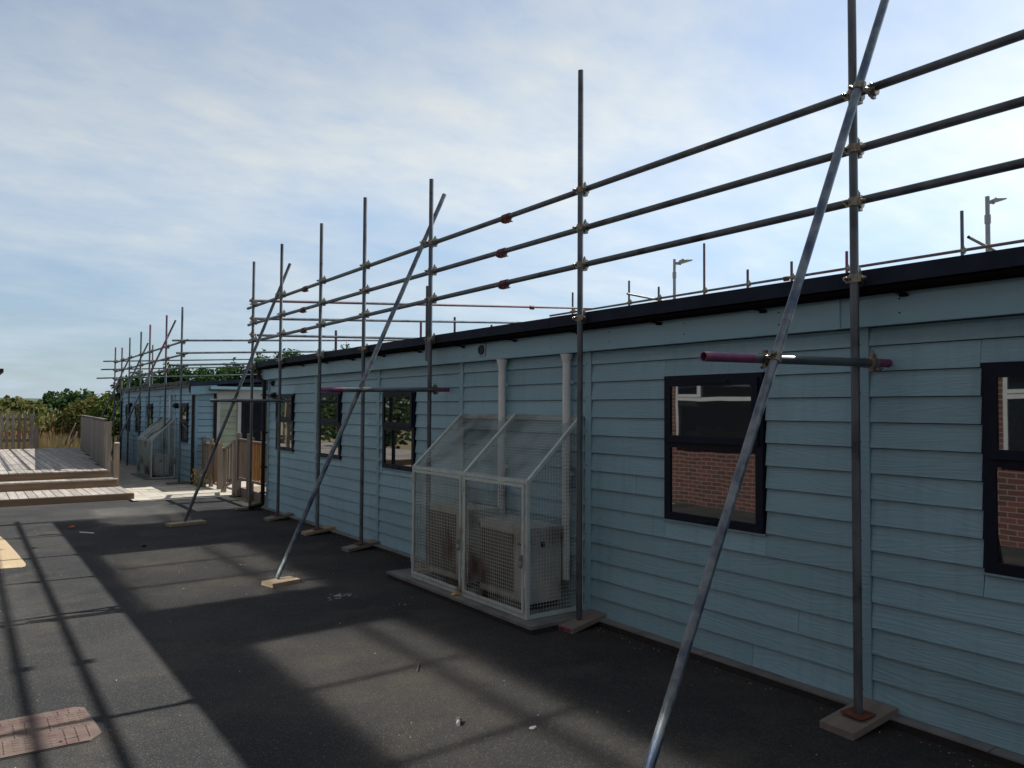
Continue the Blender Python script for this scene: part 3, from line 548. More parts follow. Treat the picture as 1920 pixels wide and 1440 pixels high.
def cage(y0, y1, xf, z0, zf, zb, lab, fr='cage', wr=.0015, cell=.031, solid_front=False):
    k = thing('mesh_cage', (xf/2, (y0+y1)/2, z0), lab, 'cage'); ym = (y0+y1)/2; xb = -.05; t = .03
    m_ = MB()
    for yy in (y0, y1): m_.box((xf, yy-t/2, z0), (xf+t, yy+t/2, zf), fr); m_.box((xb, yy-t/2, z0), (xb+t*.8, yy+t/2, zb), fr); m_.bar((xf+.01, yy, zf+.012), (xb+.01, yy, zb+.012), t, t, fr); m_.box((xf+t, yy-t/2, z0), (xb, yy+t/2, z0+t), fr)
    m_.box((xf, ym-t*.6, z0), (xf+t, ym+t*.6, zf), fr)
    m_.box((xf-.002, y0-t/2-.002, zf+.001), (xf+t+.004, y1+t/2+.002, zf+t), fr); m_.box((xb, y0+t/2, zb-t), (xb+t, y1-t/2, zb), fr); m_.bar((xf+.01, ym, zf+.014), (xb+.01, ym, zb+.014), t, t, fr)
    m_.box((xf, y0+t/2, z0), (xf+t, ym-t*.6, z0+t), fr); m_.box((xf, ym+t*.6, z0), (xf+t, y1-t/2, z0+t), fr)
    obj('frame', m_, k)
    for a, b_ in ((y0+.022, ym-.024), (ym+.024, y1-.022)):
        m_ = MB(); q = .026; zt = zf-.006; zl = z0+.04; xd = xf-.012
        m_.box((xd, a, zl), (xf-.001, a+q, zt), fr); m_.box((xd, b_-q, zl), (xf-.001, b_, zt), fr); m_.box((xd, a+q, zl), (xf-.001, b_-q, zl+q), fr); m_.box((xd, a+q, zt-q), (xf-.001, b_-q, zt), fr)
        d = obj('door', m_, k)
        m_ = MB(); wire_panel(m_, (xf-.006, a+q, zl+q), (0, b_-a-2*q, 0), (0, 0, zt-zl-2*q), max(4, int((b_-a)/cell)), max(4, int((zt-zl)/cell)), r=wr); tag(obj('mesh', m_, d), kind='stuff')
        m_ = MB(); zc = (z0+zf)/2-.08; m_.box((xd-.012, a+.002, zc), (xd-.001, a+.03, zc+.05), 'lampgrey'); m_.ball((xd-.02, a+.012, zc-.03), .03, 'lampgrey', sc_=(.5, .7, 1)); m_.tube((xd-.018, a+.002, zc-.02), (xd-.018, a+.002, zc+.035), .005, 'lampgrey', 6); m_.tube((xd-.018, a+.024, zc-.02), (xd-.018, a+.024, zc+.035), .005, 'lampgrey', 6); obj('padlock', m_, d)
        for zh in (zl+.12, zt-.14): m_ = MB(); m_.tube((xd-.004, b_+.004, zh), (xd-.004, b_+.004, zh+.09), .009, fr, 8); obj('hinge', m_, d)
        m_ = MB(); wire_panel(m_, (xf+.01, a, zf+.015), (0, b_-a, 0), (xb-xf, 0, zb-zf), max(4, int((b_-a)/cell)), max(4, int(math.hypot(xb-xf, zb-zf)/cell)), r=wr*1.1); tag(obj('roof_mesh', m_, k), kind='stuff')
    for yy in (y0, y1):
        m_ = MB(); hh = zb-z0-.03; f0 = (zf-z0-.03)/hh; wire_panel(m_, (xf+t, yy, z0+t), (xb-xf-t, 0, 0), (0, 0, hh), max(4, int((xb-xf)/cell)), int(hh/cell), r=wr, clip=lambda s: f0+(1-f0)*s); tag(obj('side_mesh', m_, k), kind='stuff')
    return k
def ac_unit(y0, y1, x0, x1, z0, z1, lab):
    u = thing('condenser_unit', ((x0+x1)/2, (y0+y1)/2, z0), lab, 'condenser unit')
    m_ = MB(); m_.box((x0, y0, z0), (x1, y1, z1-.03), 'ac'); b_ = obj('casing', m_, u)
    m_ = MB(); m_.box((x0-.008, y0-.008, z1-.029), (x1+.008, y1+.008, z1), 'ac'); obj('lid', m_, u)
    ya, yb = y0+(y1-y0)*.30, y1-.03; m_ = MB(); m_.box((x0-.006, ya, z0+.05), (x0-.0005, yb, z1-.07), 'grille'); g = obj('fan_grille', m_, u)
    m_ = MB()
    for q in range(13): zq = z0+.07+(z1-z0-.16)*q/12; m_.box((x0-.011, ya, zq-.0015), (x0-.0062, yb, zq+.0015), 'grille')
    for q in range(9): yq = ya+(yb-ya)*q/8; m_.box((x0-.016, yq-.0015, z0+.05), (x0-.0112, yq+.0015, z1-.07), 'grille')
    tag(obj('grille_bars', m_, g), kind='stuff')
    m_ = MB(); m_.box((x0-.003, y0+.03, z0+.13), (x0-.0005, y0+.10, z0+.25), 'paper'); m_.box((x0-.004, y0+.04, z0+.14), (x0-.0032, y0+.05, z0+.235), 'lampgrey'); m_.box((x0-.004, y0+.075, z0+.14), (x0-.0032, y0+.082, z0+.235), 'lampgrey'); obj('sticker', m_, u)
    m_ = MB(); m_.box((x0-.003, y0+.06, z1-.16), (x0-.0005, y0+.17, z1-.145), 'tube_red'); obj('badge', m_, u)
    m_ = MB(); m_.box((x0+.1, y0-.012, z1-.2), (x0+.16, y0-.0005, z1-.10), 'ac'); m_.box((x0+.11, y0-.014, z1-.17), (x0+.15, y0-.0122, z1-.12), 'black'); obj('carry_handle', m_, u)
    for yy in (y0+.1, y1-.1): m_ = MB(); m_.box((x0-.02, yy-.03, z0-.06), (x1+.02, yy+.03, z0-.001), 'black'); obj('foot', m_, u)
mb = MB(); mb.box((-.695, 4.86, .0), (-.118, 7.38, .040), 'kerbface'); pl = tag(obj('base_plinth', mb), 'grey slab plinth carrying the near mesh cage', 'plinth')
for a, b_ in ((4.86, 5.25), (5.25, 5.86), (5.86, 6.47), (6.47, 7.38)): m_ = MB(); m_.box((-.712, a+.003, .0405), (-.120, b_-.003, .066+rnd.uniform(-.002, .002)), 'conc'); obj('slab', m_, pl)
cage(5.04, 6.97, -.63, .070, 1.165, 1.71, 'pale steel mesh cage with sloping top and two padlocked doors on a slab')
ac_unit(5.2, 5.96, -.47, -.13, .135, .77, 'cream condenser unit behind the right cage door, rust stained')
ac_unit(6.16, 6.90, -.47, -.13, .135, .82, 'grimy cream condenser unit behind the left cage door, slightly taller')
mb = MB(); mb.box((-.56, 6.99, .069), (-.40, 7.12, .115), 'orangewood'); one('wood_block', mb, 'small orange timber offcut beside the foot of the near cage', 'wood')
mb = MB(); mb.box((-.70, 20.3, .0), (-.04, 22.4, .03), 'conc'); tag(obj('base_plinth', mb), 'thin grey slab under the far mesh cage', 'plinth')
cage(20.45, 22.2, -.58, .032, .96, 1.5, 'smaller mesh cage with sloping top against the far cabin', cell=.04, wr=.0026)
ac_unit(20.6, 21.3, -.46, -.14, .10, .60, 'grey condenser unit inside the far mesh cage')

# ------------------------------------------------------------------ scaffold
TR = .02415
def coupler_mesh(axis, name, mat='zinc'):
    """double coupler: one band round the vertical tube (z), one round a tube along `axis`, saddles, flap bolts and nuts"""
    m_ = MB(); m_.tube((0, 0, -.024), (0, 0, .024), TR+.007, mat, 12)
    d = Vector((0, 1, 0)) if axis == 'y' else Vector((1, 0, 0)); off = Vector((TR*2+.002, 0, 0)) if axis == 'y' else Vector((0, TR*2+.002, 0))
    m_.tube(off-d*.024, off+d*.024, TR+.007, mat, 12)
    m_.box(tuple(Vector((-.0, -.0, -.022))+off*.3-d*.02-Vector((.01, .01, 0))), tuple(off*.7+d*.02+Vector((.01, .01, .022))), mat)
    # flap with bolt, nut and free thread end
    e = d*(TR+.012); f_ = -off.normalized()
    for sg in (1, -1):
        q = e*sg; m_.box(tuple(q-Vector((.014, .009, .02))), tuple(q+Vector((.014, .009, .02))), mat)
    q = e*1.0; m_.tube(q-off.normalized()*.02, q+f_*.055, .006, mat, 6); m_.tube(q+f_*.026, q+f_*.042, .014, mat, 6)
    q = e*-1.0; m_.tube(q-d*.0, q-d*.034, .012, mat, 8, .007)
    q = off+Vector((0, 0, TR+.012)); m_.box(tuple(q-Vector((.02, .02, .010))), tuple(q+Vector((.02, .02, .010))), mat); m_.tube(q, q+Vector((0, 0, .04)), .006, mat, 6); m_.tube(q+Vector((0, 0, .014)), q+Vector((0, 0, .028)), .013, mat, 6)
    q = off-Vector((0, 0, TR+.010)); m_.box(tuple(q-Vector((.018, .018, .010))), tuple(q+Vector((.018, .018, .008))), mat)
    return m_.mesh(name)
CPY = coupler_mesh('y', 'coupler_y'); CPX = coupler_mesh('x', 'coupler_x'); CPR = coupler_mesh('y', 'coupler_red', 'zinc_red')
def sleeve_mesh():
    m_ = MB(); m_.tube((0, -.055, 0), (0, .055, 0), TR+.008, 'zinc_red', 12); m_.box((-.02, -.05, -TR-.03), (.02, .05, -TR-.002), 'zinc_red')
    for yy in (-.03, .03): m_.tube((-.045, yy, -TR-.017), (.045, yy, -TR-.017), .007, 'zinc_red', 6); m_.tube((-.045, yy, -TR-.017), (-.03, yy, -TR-.017), .013, 'zinc_red', 6)
    return m_.mesh('sleeve_coupler')
SLV = sleeve_mesh()
def tube_part(name, p0, p1, parent, mat='tube', ends=None, n=16):
    """ends: (length painted at p0, length painted at p1)"""
    L_ = (Vector(p1)-Vector(p0)).length; bands = None
    if ends:
        bands = []
        if ends[0]: bands.append((0, 'purple'))
        bands.append(((ends[0]/L_) if ends[0] else 0, mat))
        if ends[1]: bands.append((1-ends[1]/L_, 'purple'))
    m_ = MB(); m_.tube(p0, p1, TR, mat, n, bands=bands, hollow=True); return obj(name, m_, parent, True)
RZ = (2.975, 3.285, 3.60); PX = -.25; RX = PX+2*TR+.002
poles = [(2.42, 4.75, .078), (4.82, 4.60, .078), (7.32, 4.29, .115), (9.02, 4.47, .078), (10.48, 4.42, .078), (12.15, 4.41, .078), (13.60, 4.35, .05)]
sf = thing('scaffold', (PX, 6, 0), 'grey tube scaffold along the near cabin eaves with three guard rails and raking braces', 'scaffold')
for i, (y, zt, zb) in enumerate(poles):
    lean = rnd.uniform(-.012, .012)
    p = tube_part('upright_pole', (PX, y, zb), (PX+lean*.4, y+lean, zt), sf)
    for z in RZ: put('coupler', CPY, p, (PX, y+rnd.uniform(-.003, .003), z-.002), (0, 0, rnd.uniform(-.08, .08)))
    put('coupler', CPY, p, (PX, y, 2.53 if i < 6 else 2.5), (0, 0, rnd.uniform(-.2, .1)))
m_ = MB(); m_.tube((PX-.002, 7.371, 2.3), (PX, 7.371, 3.12), TR, 'tube', 14, hollow=True); obj('upright_pole', m_, sf, True)
rail_cuts = [-2.6, 5.98, 11.25, 13.98]
for k, z in enumerate(RZ):
    off = (.0, .04, -.03)[k]
    for a, b_ in zip(rail_cuts[:-1], rail_cuts[1:]):
        zs = lambda yy: z+(.03-.004*yy if k == 2 else (.02-.003*yy if k == 0 else .012-.002*yy))
        a2, b2 = a+(off if a > 0 else 0), b_+(off if b_ < 13 else .05*k)
        r_ = tube_part('guard_rail', (RX, a2+.001, zs(a2)), (RX, b2-.001, zs(b2)), sf, 'tube')
        if b_ < 13: put('sleeve_coupler', SLV, r_, (RX, b2, zs(b2)))
# return rails along the cabin end
ER = [((-.30, 13.652, 3.66), (7.80, 13.70, 4.19)), ((-.28, 13.652, 3.345), (7.80, 13.70, 3.82)), ((-.16, 13.652, 3.06), (5.8, 13.70, 3.30))]
for k, (a, b_) in enumerate(ER):
    r_ = tube_part('end_rail', a, b_, sf, 'tube_red' if k == 0 else 'tube', n=12)
    put('coupler', CPX, r_, (PX, 13.60, a[2]-.0), (0, 0, 0))
    if k == 0: put('sleeve_coupler', SLV, r_, (5.95, 13.689, 4.069), (0, 0, R(90)))
for x, zt in ((3.17, 3.55), (3.97, 3.70), (1.35, 3.25), (4.9, 3.6)): tube_part('upright_pole', (x, 13.74, .0), (x, 13.74, zt), sf, 'tube_red', n=10)
def swivel(parent, pa, da, pb, db, mat='zinc'):
    """swivel coupler: a hinged band round each of two crossing tubes, joined by a pivot, each closed by a bolt and nut"""
    pa, pb, da, db = Vector(pa), Vector(pb), Vector(da).normalized(), Vector(db).normalized(); m_ = MB()
    for p_, d_, o_ in ((pa, da, pb), (pb, db, pa)):
        m_.tube(p_-d_*.021, p_+d_*.021, TR+.006, mat, 12)
        s_ = d_.cross((o_-p_).normalized() if (o_-p_).length > .01 else Vector((0, 0, 1)))
        s_ = s_.normalized() if s_.length > .1 else Vector((0, 0, 1))
        for sg in (1, -1): m_.bar(p_+s_*sg*(TR+.002), p_+s_*sg*(TR+.020), .018, .030, mat)
        q = p_+s_*(TR+.013); bdir = d_.cross(s_).normalized(); m_.tube(q-bdir*.030, q+bdir*.036, .0055, mat, 6); m_.tube(q+bdir*.018, q+bdir*.030, .012, mat, 6)
    if (pa-pb).length > .02: m_.tube(pa, pb, .016, mat, 8)
    return obj('swivel_coupler', m_, parent)
# raking braces with their horizontal tie tubes
BR = [((-1.95, 2.45, .045), (-.31, 2.345, 3.62), 4.62, 'tube_blue', (-1.45, 2.50, 2.035), (-.045, 2.335, 2.05), (.34, .16)),
      ((-1.745, 7.75, .05), (-.31, 7.40, 3.57), 4.16, 'tube_blue', (-1.385, 7.56, 1.965), (-.045, 7.245, 1.985), (.22, .16)),
      ((-1.585, 12.42, .05), (-.30, 12.235, 3.56), 4.12, 'tube', (-1.25, 12.40, 1.885), (-.10, 12.08, 1.89), None)]
for b0, b1, zt, mt, t0, t1, pe in BR:
    b0, b1 = Vector(b0), Vector(b1); d = (b1-b0); e = b0+d*((zt-b0.z)/d.z)
    p = tube_part('raking_brace', b0, e, sf, mt)
    q = tube_part('tie_tube', t0, t1, sf, 'tube', pe)
    t0, t1 = Vector(t0), Vector(t1); zr = 3.60; bp_ = b0+d*((zr-b0.z)/d.z); swivel(p, bp_, d, (RX, bp_.y-.02, zr), (0, 1, 0))
    bp_ = b0+d*((t0.z+.01-b0.z)/d.z); sx_ = (bp_.x-t0.x)/(t1.x-t0.x); swivel(q, t0.lerp(t1, sx_), t1-t0, bp_, d)
    cpt = t0.lerp(t1, (PX-t0.x)/(t1.x-t0.x)); put('coupler', CPX, q, (PX+.045, cpt.y-.02, cpt.z), (0, R(90), 0))
# sole boards
def sole(x0, x1, y0, y1, z0, lab, mat='sole_grey', ends=None, rz=0, plate=None, th=.038, group=None, packer=True):
    cx0, cy0 = (x0+x1)/2, (y0+y1)/2; t = thing('sole_board', (cx0, cy0, 0), lab, 'sole board', group)
    def rot(p): dx, dy = p[0]-cx0, p[1]-cy0; return (cx0+dx*math.cos(rz)-dy*math.sin(rz), cy0+dx*math.sin(rz)+dy*math.cos(rz))
    m_ = MB(); n_ = 5
    pts = [rot(q) for q in ((x0, y0), (x1, y0), (x1, y1), (x0, y1))]; zo = .001 if (z0 > .03 and packer) else z0; zq = (zo, z0, z0, zo); m_.hexa([(q[0], q[1], zz2) for q, zz2 in zip(pts, zq)]+[(q[0], q[1], zz2+th) for q, zz2 in zip(pts, zq)], mat); obj('plank', m_, t)
    if ends:
        m_ = MB(); e0, e1 = (x1-.0, x1+.0025) if ends == 'in' else (x0-.0025, x0); z0 = zo if ends == 'out' else z0; pts = [rot(q) for q in ((e0, y0+.02), (e1, y0+.02), (e1, y1-.02), (e0, y1-.02))]; m_.poly(pts, z0+.004, z0+th-.004, 'purple'); obj('painted_end', m_, t)
    if plate:
        m_ = MB(); px_, py_ = plate; h = .072; z0 = z0 if zo == z0 else zo+(z0-zo)*((px_-x0)/(x1-x0))+.008; m_.poly([rot((px_+a, py_+b_)) for a, b_ in ((-h, -h*.8), (-h*.8, -h), (h*.8, -h), (h, -h*.8), (h, h*.8), (h*.8, h), (-h*.8, h), (-h, h*.8))], z0+th+.0005, z0+th+.006, 'rust'); m_.tube((px_, py_, z0+th+.006), (px_, py_, z0+th+.03), .018, 'rust', 10); obj('base_plate', m_, t)
    return t
zs0 = .0595
sole(-.44, -.03, 2.32, 2.53, zs0, 'square-cut sole board with rusty base plate beneath the pole between the two big windows', 'sole_grey', 'in', R(-4), (PX, 2.42))
sole(-.43, -.02, 4.72, 4.91, zs0, 'dark stained sole board with purple end at the corner of the near cage', 'sole_grey', 'out', R(6), (PX, 4.82))
sole(-.40, -.02, 7.23, 7.42, .069, 'sole board under the pole hidden behind the near cage', 'sole_grey', None, 0, (PX, 7.32), packer=False)
sole(-.47, -.03, 8.93, 9.12, zs0, 'pale sole board under the pole beside the window next to the cage', 'sole_grey', None, R(3), (PX, 9.02))
sole(-.45, -.03, 10.38, 10.58, zs0, 'reddish sole board under the pole next to the middle far window', 'sole', None, R(-2), (PX, 10.48))
sole(-.44, -.03, 12.04, 12.25, zs0, 'long sole board under the pole braced at the far end window', 'sole_grey', None, R(4), (PX, 12.15))
sole(-.50, -.06, 13.52, 13.70, .012, 'thin sole board under the corner pole by the black downpipe', 'sole_grey', None, R(5), (PX, 13.60), packer=False)
sole(-1.88, -1.56, 7.60, 7.80, .002, 'bright yellow pine sole board at the foot of the middle raking brace', 'sole', None, R(14), None, .04)
sole(-1.84, -1.30, 12.28, 12.50, .002, 'long pale sole board at the foot of the raking brace near the porch', 'sole', None, R(10), None, .04)
sole(-2.10, -1.70, 2.36, 2.57, .002, 'sole board at the foot of the brace crossing the brick-reflecting window', 'sole', None, 0, None, .038)

# scaffold along the back eaves of the near cabin
bs = thing('scaffold', (7.75, 9, 0), 'scaffold guard rail showing above the back eaves of the near cabin', 'scaffold')
r_ = tube_part('guard_rail', (7.75, -4, 4.21), (7.75, 8.4, 4.19), bs, 'tube_red'); put('sleeve_coupler', SLV, r_, (7.75, 8.4, 4.19))
tube_part('guard_rail', (7.75, 8.4, 4.19), (7.75, 15.3, 4.165), bs, 'tube', (0, .6))
for y, zt, mt in ((14.35, 4.64, 'tube_red'), (12.4, 4.67, 'tube_red'), (11.5, 4.42, 'tube'), (10.26, 5.14, 'tube_red'), (9.21, 4.457, 'tube_red'), (8.26, 4.465, 'tube_red'), (7.2, 4.475, 'purple'), (5.36, 4.78, 'tube'), (3.2, 4.7, 'tube'), (1.0, 4.7, 'tube')):
    p = tube_part('upright_pole', (7.70, y, 0), (7.70, y, zt), bs, mt, n=12); put('coupler', CPY, p, (7.70, y, 4.185))
for y, x0, x1, z0, z1 in ((12.05, 7.3, 8.6, 4.30, 4.22), (5.25, 7.65, 9.2, 4.36, 4.15)): tube_part('stub_tube', (x0, y, z0), (x1, y-.05, z1), bs, 'tube', n=10)
# scaffold round the far cabin
fs = thing('scaffold', (PX, 24, 0), 'thinner scaffold with red-tipped poles around the far cabin', 'scaffold')
FRZ = (2.70, 2.985, 3.29)
for y, zt in ((18.95, 4.11), (20.62, 4.08), (22.67, 4.02), (23.95, 3.93), (25.73, 3.89), (27.1, 3.67), (28.4, 3.76)):
    m_ = MB(); m_.tube((PX, y, .02), (PX, y, zt), TR, 'tube', 10, bands=[(0, 'tube'), (.62, 'tube_red'), (.96, 'purple')] if rnd.random() < .6 else None); p = obj('upright_pole', m_, fs, True)
    for z in FRZ: put('coupler', CPY, p, (PX, y, z-.002))
for z in FRZ:
    tube_part('guard_rail', (RX, 18.62, z+.03), (RX, 28.5, z-.02), fs, 'tube', (0, 0), 10)
for yy, xs0, zz0 in ((18.90, (-.50, -.38, -.47), (2.745, 3.03, 3.315)), (28.46, (-.78, -.66, -.60), (2.72, 3.01, 3.285))):
    for x0, z in zip(xs0, zz0):
        r_ = tube_part('end_rail', (x0, yy, z), (7.7, yy, z+.47), fs, 'tube', (0, 0), 10); put('coupler', CPX, r_, (PX, yy, z))
for y, zt in ((19.0, 3.6), (24, 3.7), (28.6, 3.75)):
    tube_part('upright_pole', (7.72, y, 0), (7.72, y, zt+.3), fs, 'tube', n=10)
tube_part('upright_pole', (1.0, 29.0, 0), (1.0, 29.0, 3.95), fs, 'tube', n=10); tube_part('upright_pole', (4.4, 29.0, 0), (4.4, 29.0, 4.0), fs, 'tube', n=10)
for b0, b1, mt in (((-1.62, 20.95, .05), (-.02, 20.72, 3.98), 'r'), ((-1.5, 24.2, .05), (-.06, 23.98, 3.62), 't'), ((-1.3, 27.5, .05), (-.05, 27.15, 3.3), 't')):
    m_ = MB(); m_.tube(b0, b1, TR, 'tube', 10, bands=[(0, 'purple'), (.10, 'tube'), (.66, 'tube_red'), (.80, 'purple'), (.9, 'tube_red')] if mt == 'r' else None); p = obj('raking_brace', m_, fs, True)
sole(-.5, -.05, 18.84, 19.05, .016, 'dark sole board under the far scaffold pole at the cabin corner', 'greywood', None, R(8), None, packer=False)

# ------------------------------------------------------------------ timber decks
dk = thing('timber_deck', (-3.5, 17, 0), 'low two-level timber deck with boarded steps facing the asphalt', 'deck')
XL = -7.5
x = XL; k = 0
while x < -1.70:
    m_ = MB(); m_.box((x+.006, 16.33, .098), (min(x+.143, -1.66)-.006, 17.75, .128+rnd.uniform(-.0015, .0015)), 'deck'); obj('deck_board', m_, dk); x += .143
m_ = MB(); m_.box((XL, 16.30, .0), (-1.66, 16.328, .118), 'deckside'); obj('front_fascia', m_, dk)
m_ = MB(); m_.box((-1.658, 16.30, .0), (-1.632, 18.1, .118), 'deckside'); obj('side_fascia', m_, dk)
m_ = MB(); m_.box((XL, 17.752, .02), (-1.72, 17.785, .268), 'deckside'); obj('riser', m_, dk)
for j in range(3): m_ = MB(); m_.box((XL, 17.735+j*.125, .270), (-1.70, 17.735+j*.125+.121, .298), 'deck'); obj('tread_board', m_, dk)
m_ = MB(); m_.box((XL, 18.112, .02), (-1.80, 18.145, .428), 'deckside'); obj('riser', m_, dk)
x = XL
def edge(y): return -1.84+(y-18.2)*.066
while x < -1.15:
    x1 = x+.145; y0 = 18.09; y1 = 28.6
    if x1 > -1.84: y0 = max(y0, 18.2+(x1+1.84)/.066)
    if y1-y0 > .2:
        cuts = [y0]+([rnd.uniform(y0+2, y1-2)] if y1-y0 > 6 else [])+[y1]
        for a, b_ in zip(cuts[:-1], cuts[1:]):
            m_ = MB(); m_.box((x+.006, a+.002, .43), (x1-.006, b_-.002, .456+rnd.uniform(-.002, .002)), 'deck'); obj('deck_board', m_, dk)
    x = x1
m_ = MB(); m_.hexa([(XL, 18.15, .02), (-1.86, 18.15, .02), (-1.17, 28.55, .02), (XL, 28.55, .02), (XL, 18.15, .427), (-1.86, 18.15, .427), (-1.17, 28.55, .427), (XL, 28.55, .427)], 'deckside'); obj('substructure', m_, dk)
# screen fence on the deck's edge
fn = thing('screen_fence', (-1.5, 23, .45), 'tall weathered close-board screen on the edge of the timber deck', 'fence')
nb = 66
for k in range(nb):
    y0 = 18.75+k*(9.95/nb); x0 = edge(y0)-.02; h = 1.47+rnd.uniform(-.012, .012)
    m_ = MB(); yb2 = y0+9.95/nb-.008; m_.hexa([(x0-.011, y0, .46), (x0+.011, y0, .46), (edge(yb2)-.009, yb2, .46), (edge(yb2)-.031, yb2, .46), (x0-.011, y0, h), (x0+.011, y0, h), (edge(yb2)-.009, yb2, h), (edge(yb2)-.031, yb2, h)], 'greywood'); obj('fence_board', m_, fn)
m_ = MB(); m_.bar((edge(18.75)-.02, 18.72, 1.505), (edge(28.7)-.02, 28.72, 1.505), .07, .03, 'greywood'); obj('capping', m_, fn)
for z in (.75, 1.25): m_ = MB(); m_.bar((edge(18.5)+.03, 18.45, z), (edge(28.7)+.03, 28.7, z), .04, .08, 'greywood'); obj('rail', m_, fn)
for yy in (18.40, 21.7, 25.2, 28.6): m_ = MB(); m_.box((edge(yy)-.03, yy-.05, .02), (edge(yy)+.07, yy+.05, 1.46 if yy < 19 else 1.4), 'greywood'); obj('post', m_, fn)
nw = thing('newel_post', (-1.70, 17.95, 0), 'stout square timber post with pale top at the corner of the deck step', 'post')
m_ = MB(); m_.box((-1.765, 17.86, .0), (-1.665, 17.96, 1.02), 'wood'); obj('shaft', m_, nw)
m_ = MB(); m_.hexa([(-1.768, 17.857, 1.021), (-1.662, 17.857, 1.021), (-1.662, 17.963, 1.021), (-1.768, 17.963, 1.021), (-1.75, 17.875, 1.04), (-1.68, 17.875, 1.04), (-1.68, 17.945, 1.04), (-1.75, 17.945, 1.04)], 'chalk'); obj('cap', m_, nw)
m_ = MB(); m_.tube((-1.735, 17.858, .86), (-1.735, 17.846, .86), .016, 'lampgrey', 8); m_.tube((-1.735, 17.858, .80), (-1.735, 17.848, .80), .012, 'lampgrey', 8); obj('bolt', m_, nw)
# picket fence at the back of the deck
pk = thing('picket_fence', (-3.5, 28.5, .45), 'grey picket fence along the back edge of the timber deck', 'fence')
x = -6.5
while x < -2.62: m_ = MB(); h = 1.55+rnd.uniform(-.015, .015); m_.poly([(x, 28.40), (x+.08, 28.40), (x+.08, 28.425), (x, 28.425)], .457, h, 'greywood'); obj('picket', m_, pk); x += .155
for z in (.72, 1.38): m_ = MB(); m_.box((-6.6, 28.427, z-.045), (-2.55, 28.465, z+.045), 'greywood'); obj('rail', m_, pk)
m_ = MB(); m_.box((-2.62, 28.37, .40), (-2.50, 28.48, 1.56), 'greywood'); obj('post', m_, pk)
m_ = MB(); m_.hexa([(-2.62, 28.50, .40), (-2.36, 28.50, .40), (-2.36, 28.56, .40), (-2.60, 28.56, .40), (-2.50, 28.50, 1.05), (-2.36, 28.50, 1.16), (-2.36, 28.56, 1.16), (-2.50, 28.56, 1.05)], 'greywood'); obj('gate_stub', m_, pk)
for i, (a, b_) in enumerate((((-1.75, 29.2, .1), (-1.30, 28.95, 1.25)), ((-1.55, 29.3, .1), (-1.25, 29.0, .95)))): m_ = MB(); m_.bar(a, b_, .05, .03, 'greywood'); one('leaning_batten', m_, ('long grey batten' if i == 0 else 'shorter grey batten')+' leaning against the end of the deck screen', 'batten')
# corner of a flat-roofed shelter entering at the left
sh = thing('play_shelter', (-5, 25.2, 0), 'dark flat shelter roof corner beyond the deck', 'shelter')
m_ = MB(); m_.box((-7.2, 24.0, 2.66), (-3.50, 26.2, 2.76), 'black'); obj('roof', m_, sh)
for xx, yy in ((-7.0, 24.2), (-4.2, 24.2), (-7.0, 26.0), (-4.2, 26.0)): m_ = MB(); m_.box((xx-.05, yy-.05, .45), (xx+.05, yy+.05, 2.66), 'greywood'); obj('post', m_, sh)

# ------------------------------------------------------------------ brick school block across the yard (seen in the window reflections)
bb = thing('brick_building', (-7, 0, 0), 'red brick block with white framed windows mirrored in the cabin windows', 'building')
mb = MB(); mb.box((-15, -16, -.02), (-7, 15.4, 9.3), 'brick'); bwall = obj('wall', mb, bb)  # blank upper wall raised, out of view, to block sky light
m_ = MB(); m_.box((-15.2, -16.2, 9.301), (-6.8, 15.6, 9.5), 'white'); obj('roof_edge', m_, bb)
def bwin(y0, y1, z0, z1, zt, n, glass):
    m_ = MB(); f = .055; x0, x1 = -6.999, -6.955
    m_.box((x0, y0, z0), (x1, y0+f, z1), 'upvc'); m_.box((x0, y1-f, z0), (x1, y1, z1), 'upvc'); m_.box((x0, y0+f, z0), (x1, y1-f, z0+f), 'upvc'); m_.box((x0, y0+f, z1-f), (x1, y1-f, z1), 'upvc'); m_.box((x0, y0+f, zt-.035), (x1, y1-f, zt+.035), 'upvc')
    if n == 1: m_.box((x0, y1-.62, zt+.035), (x1+.012, y1-.55, z1-f), 'upvc'); m_.box((x0, y1-.55, zt+.035), (x1+.012, y1-f, zt+.09), 'upvc')
    for k in range(1, n): yy = y0+(y1-y0)*k/n; m_.box((x0, yy-.03, z0+f), (x1-.002, yy+.03, z1-f), 'upvc')
    m_.box((-6.999, y0-.06, z0-.045), (-6.90, y1+.06, z0-.001), 'upvc'); w_ = obj('window', m_, bb)
    for a, b_ in ((z0+f, zt-.035), (zt+.035, z1-f)):
        p = MB(); p.box((-6.985, y0+f, a), (-6.975, y1-f, b_), glass); obj('pane', p, w_)
for y0, y1, n in ((-10.5, -7.2, 3), (-5.6, -2.3, 3), (-1.2, .9, 2), (2.1, 5.75, 3), (12.6, 15.0, 2)): bwin(y0, y1, 3.72, 4.86, 4.52, n, 'glass_refl')
bwin(7.1, 10.25, 3.36, 4.86, 4.42, 3, 'glass_refl')
for y0, y1, n in ((-10.5, -7.2, 3), (-3.6, -.4, 3), (1.2, 4.5, 1), (7.2, 10.25, 1)): bwin(y0, y1, 1.13, 2.75, 1.99, n, 'glass')

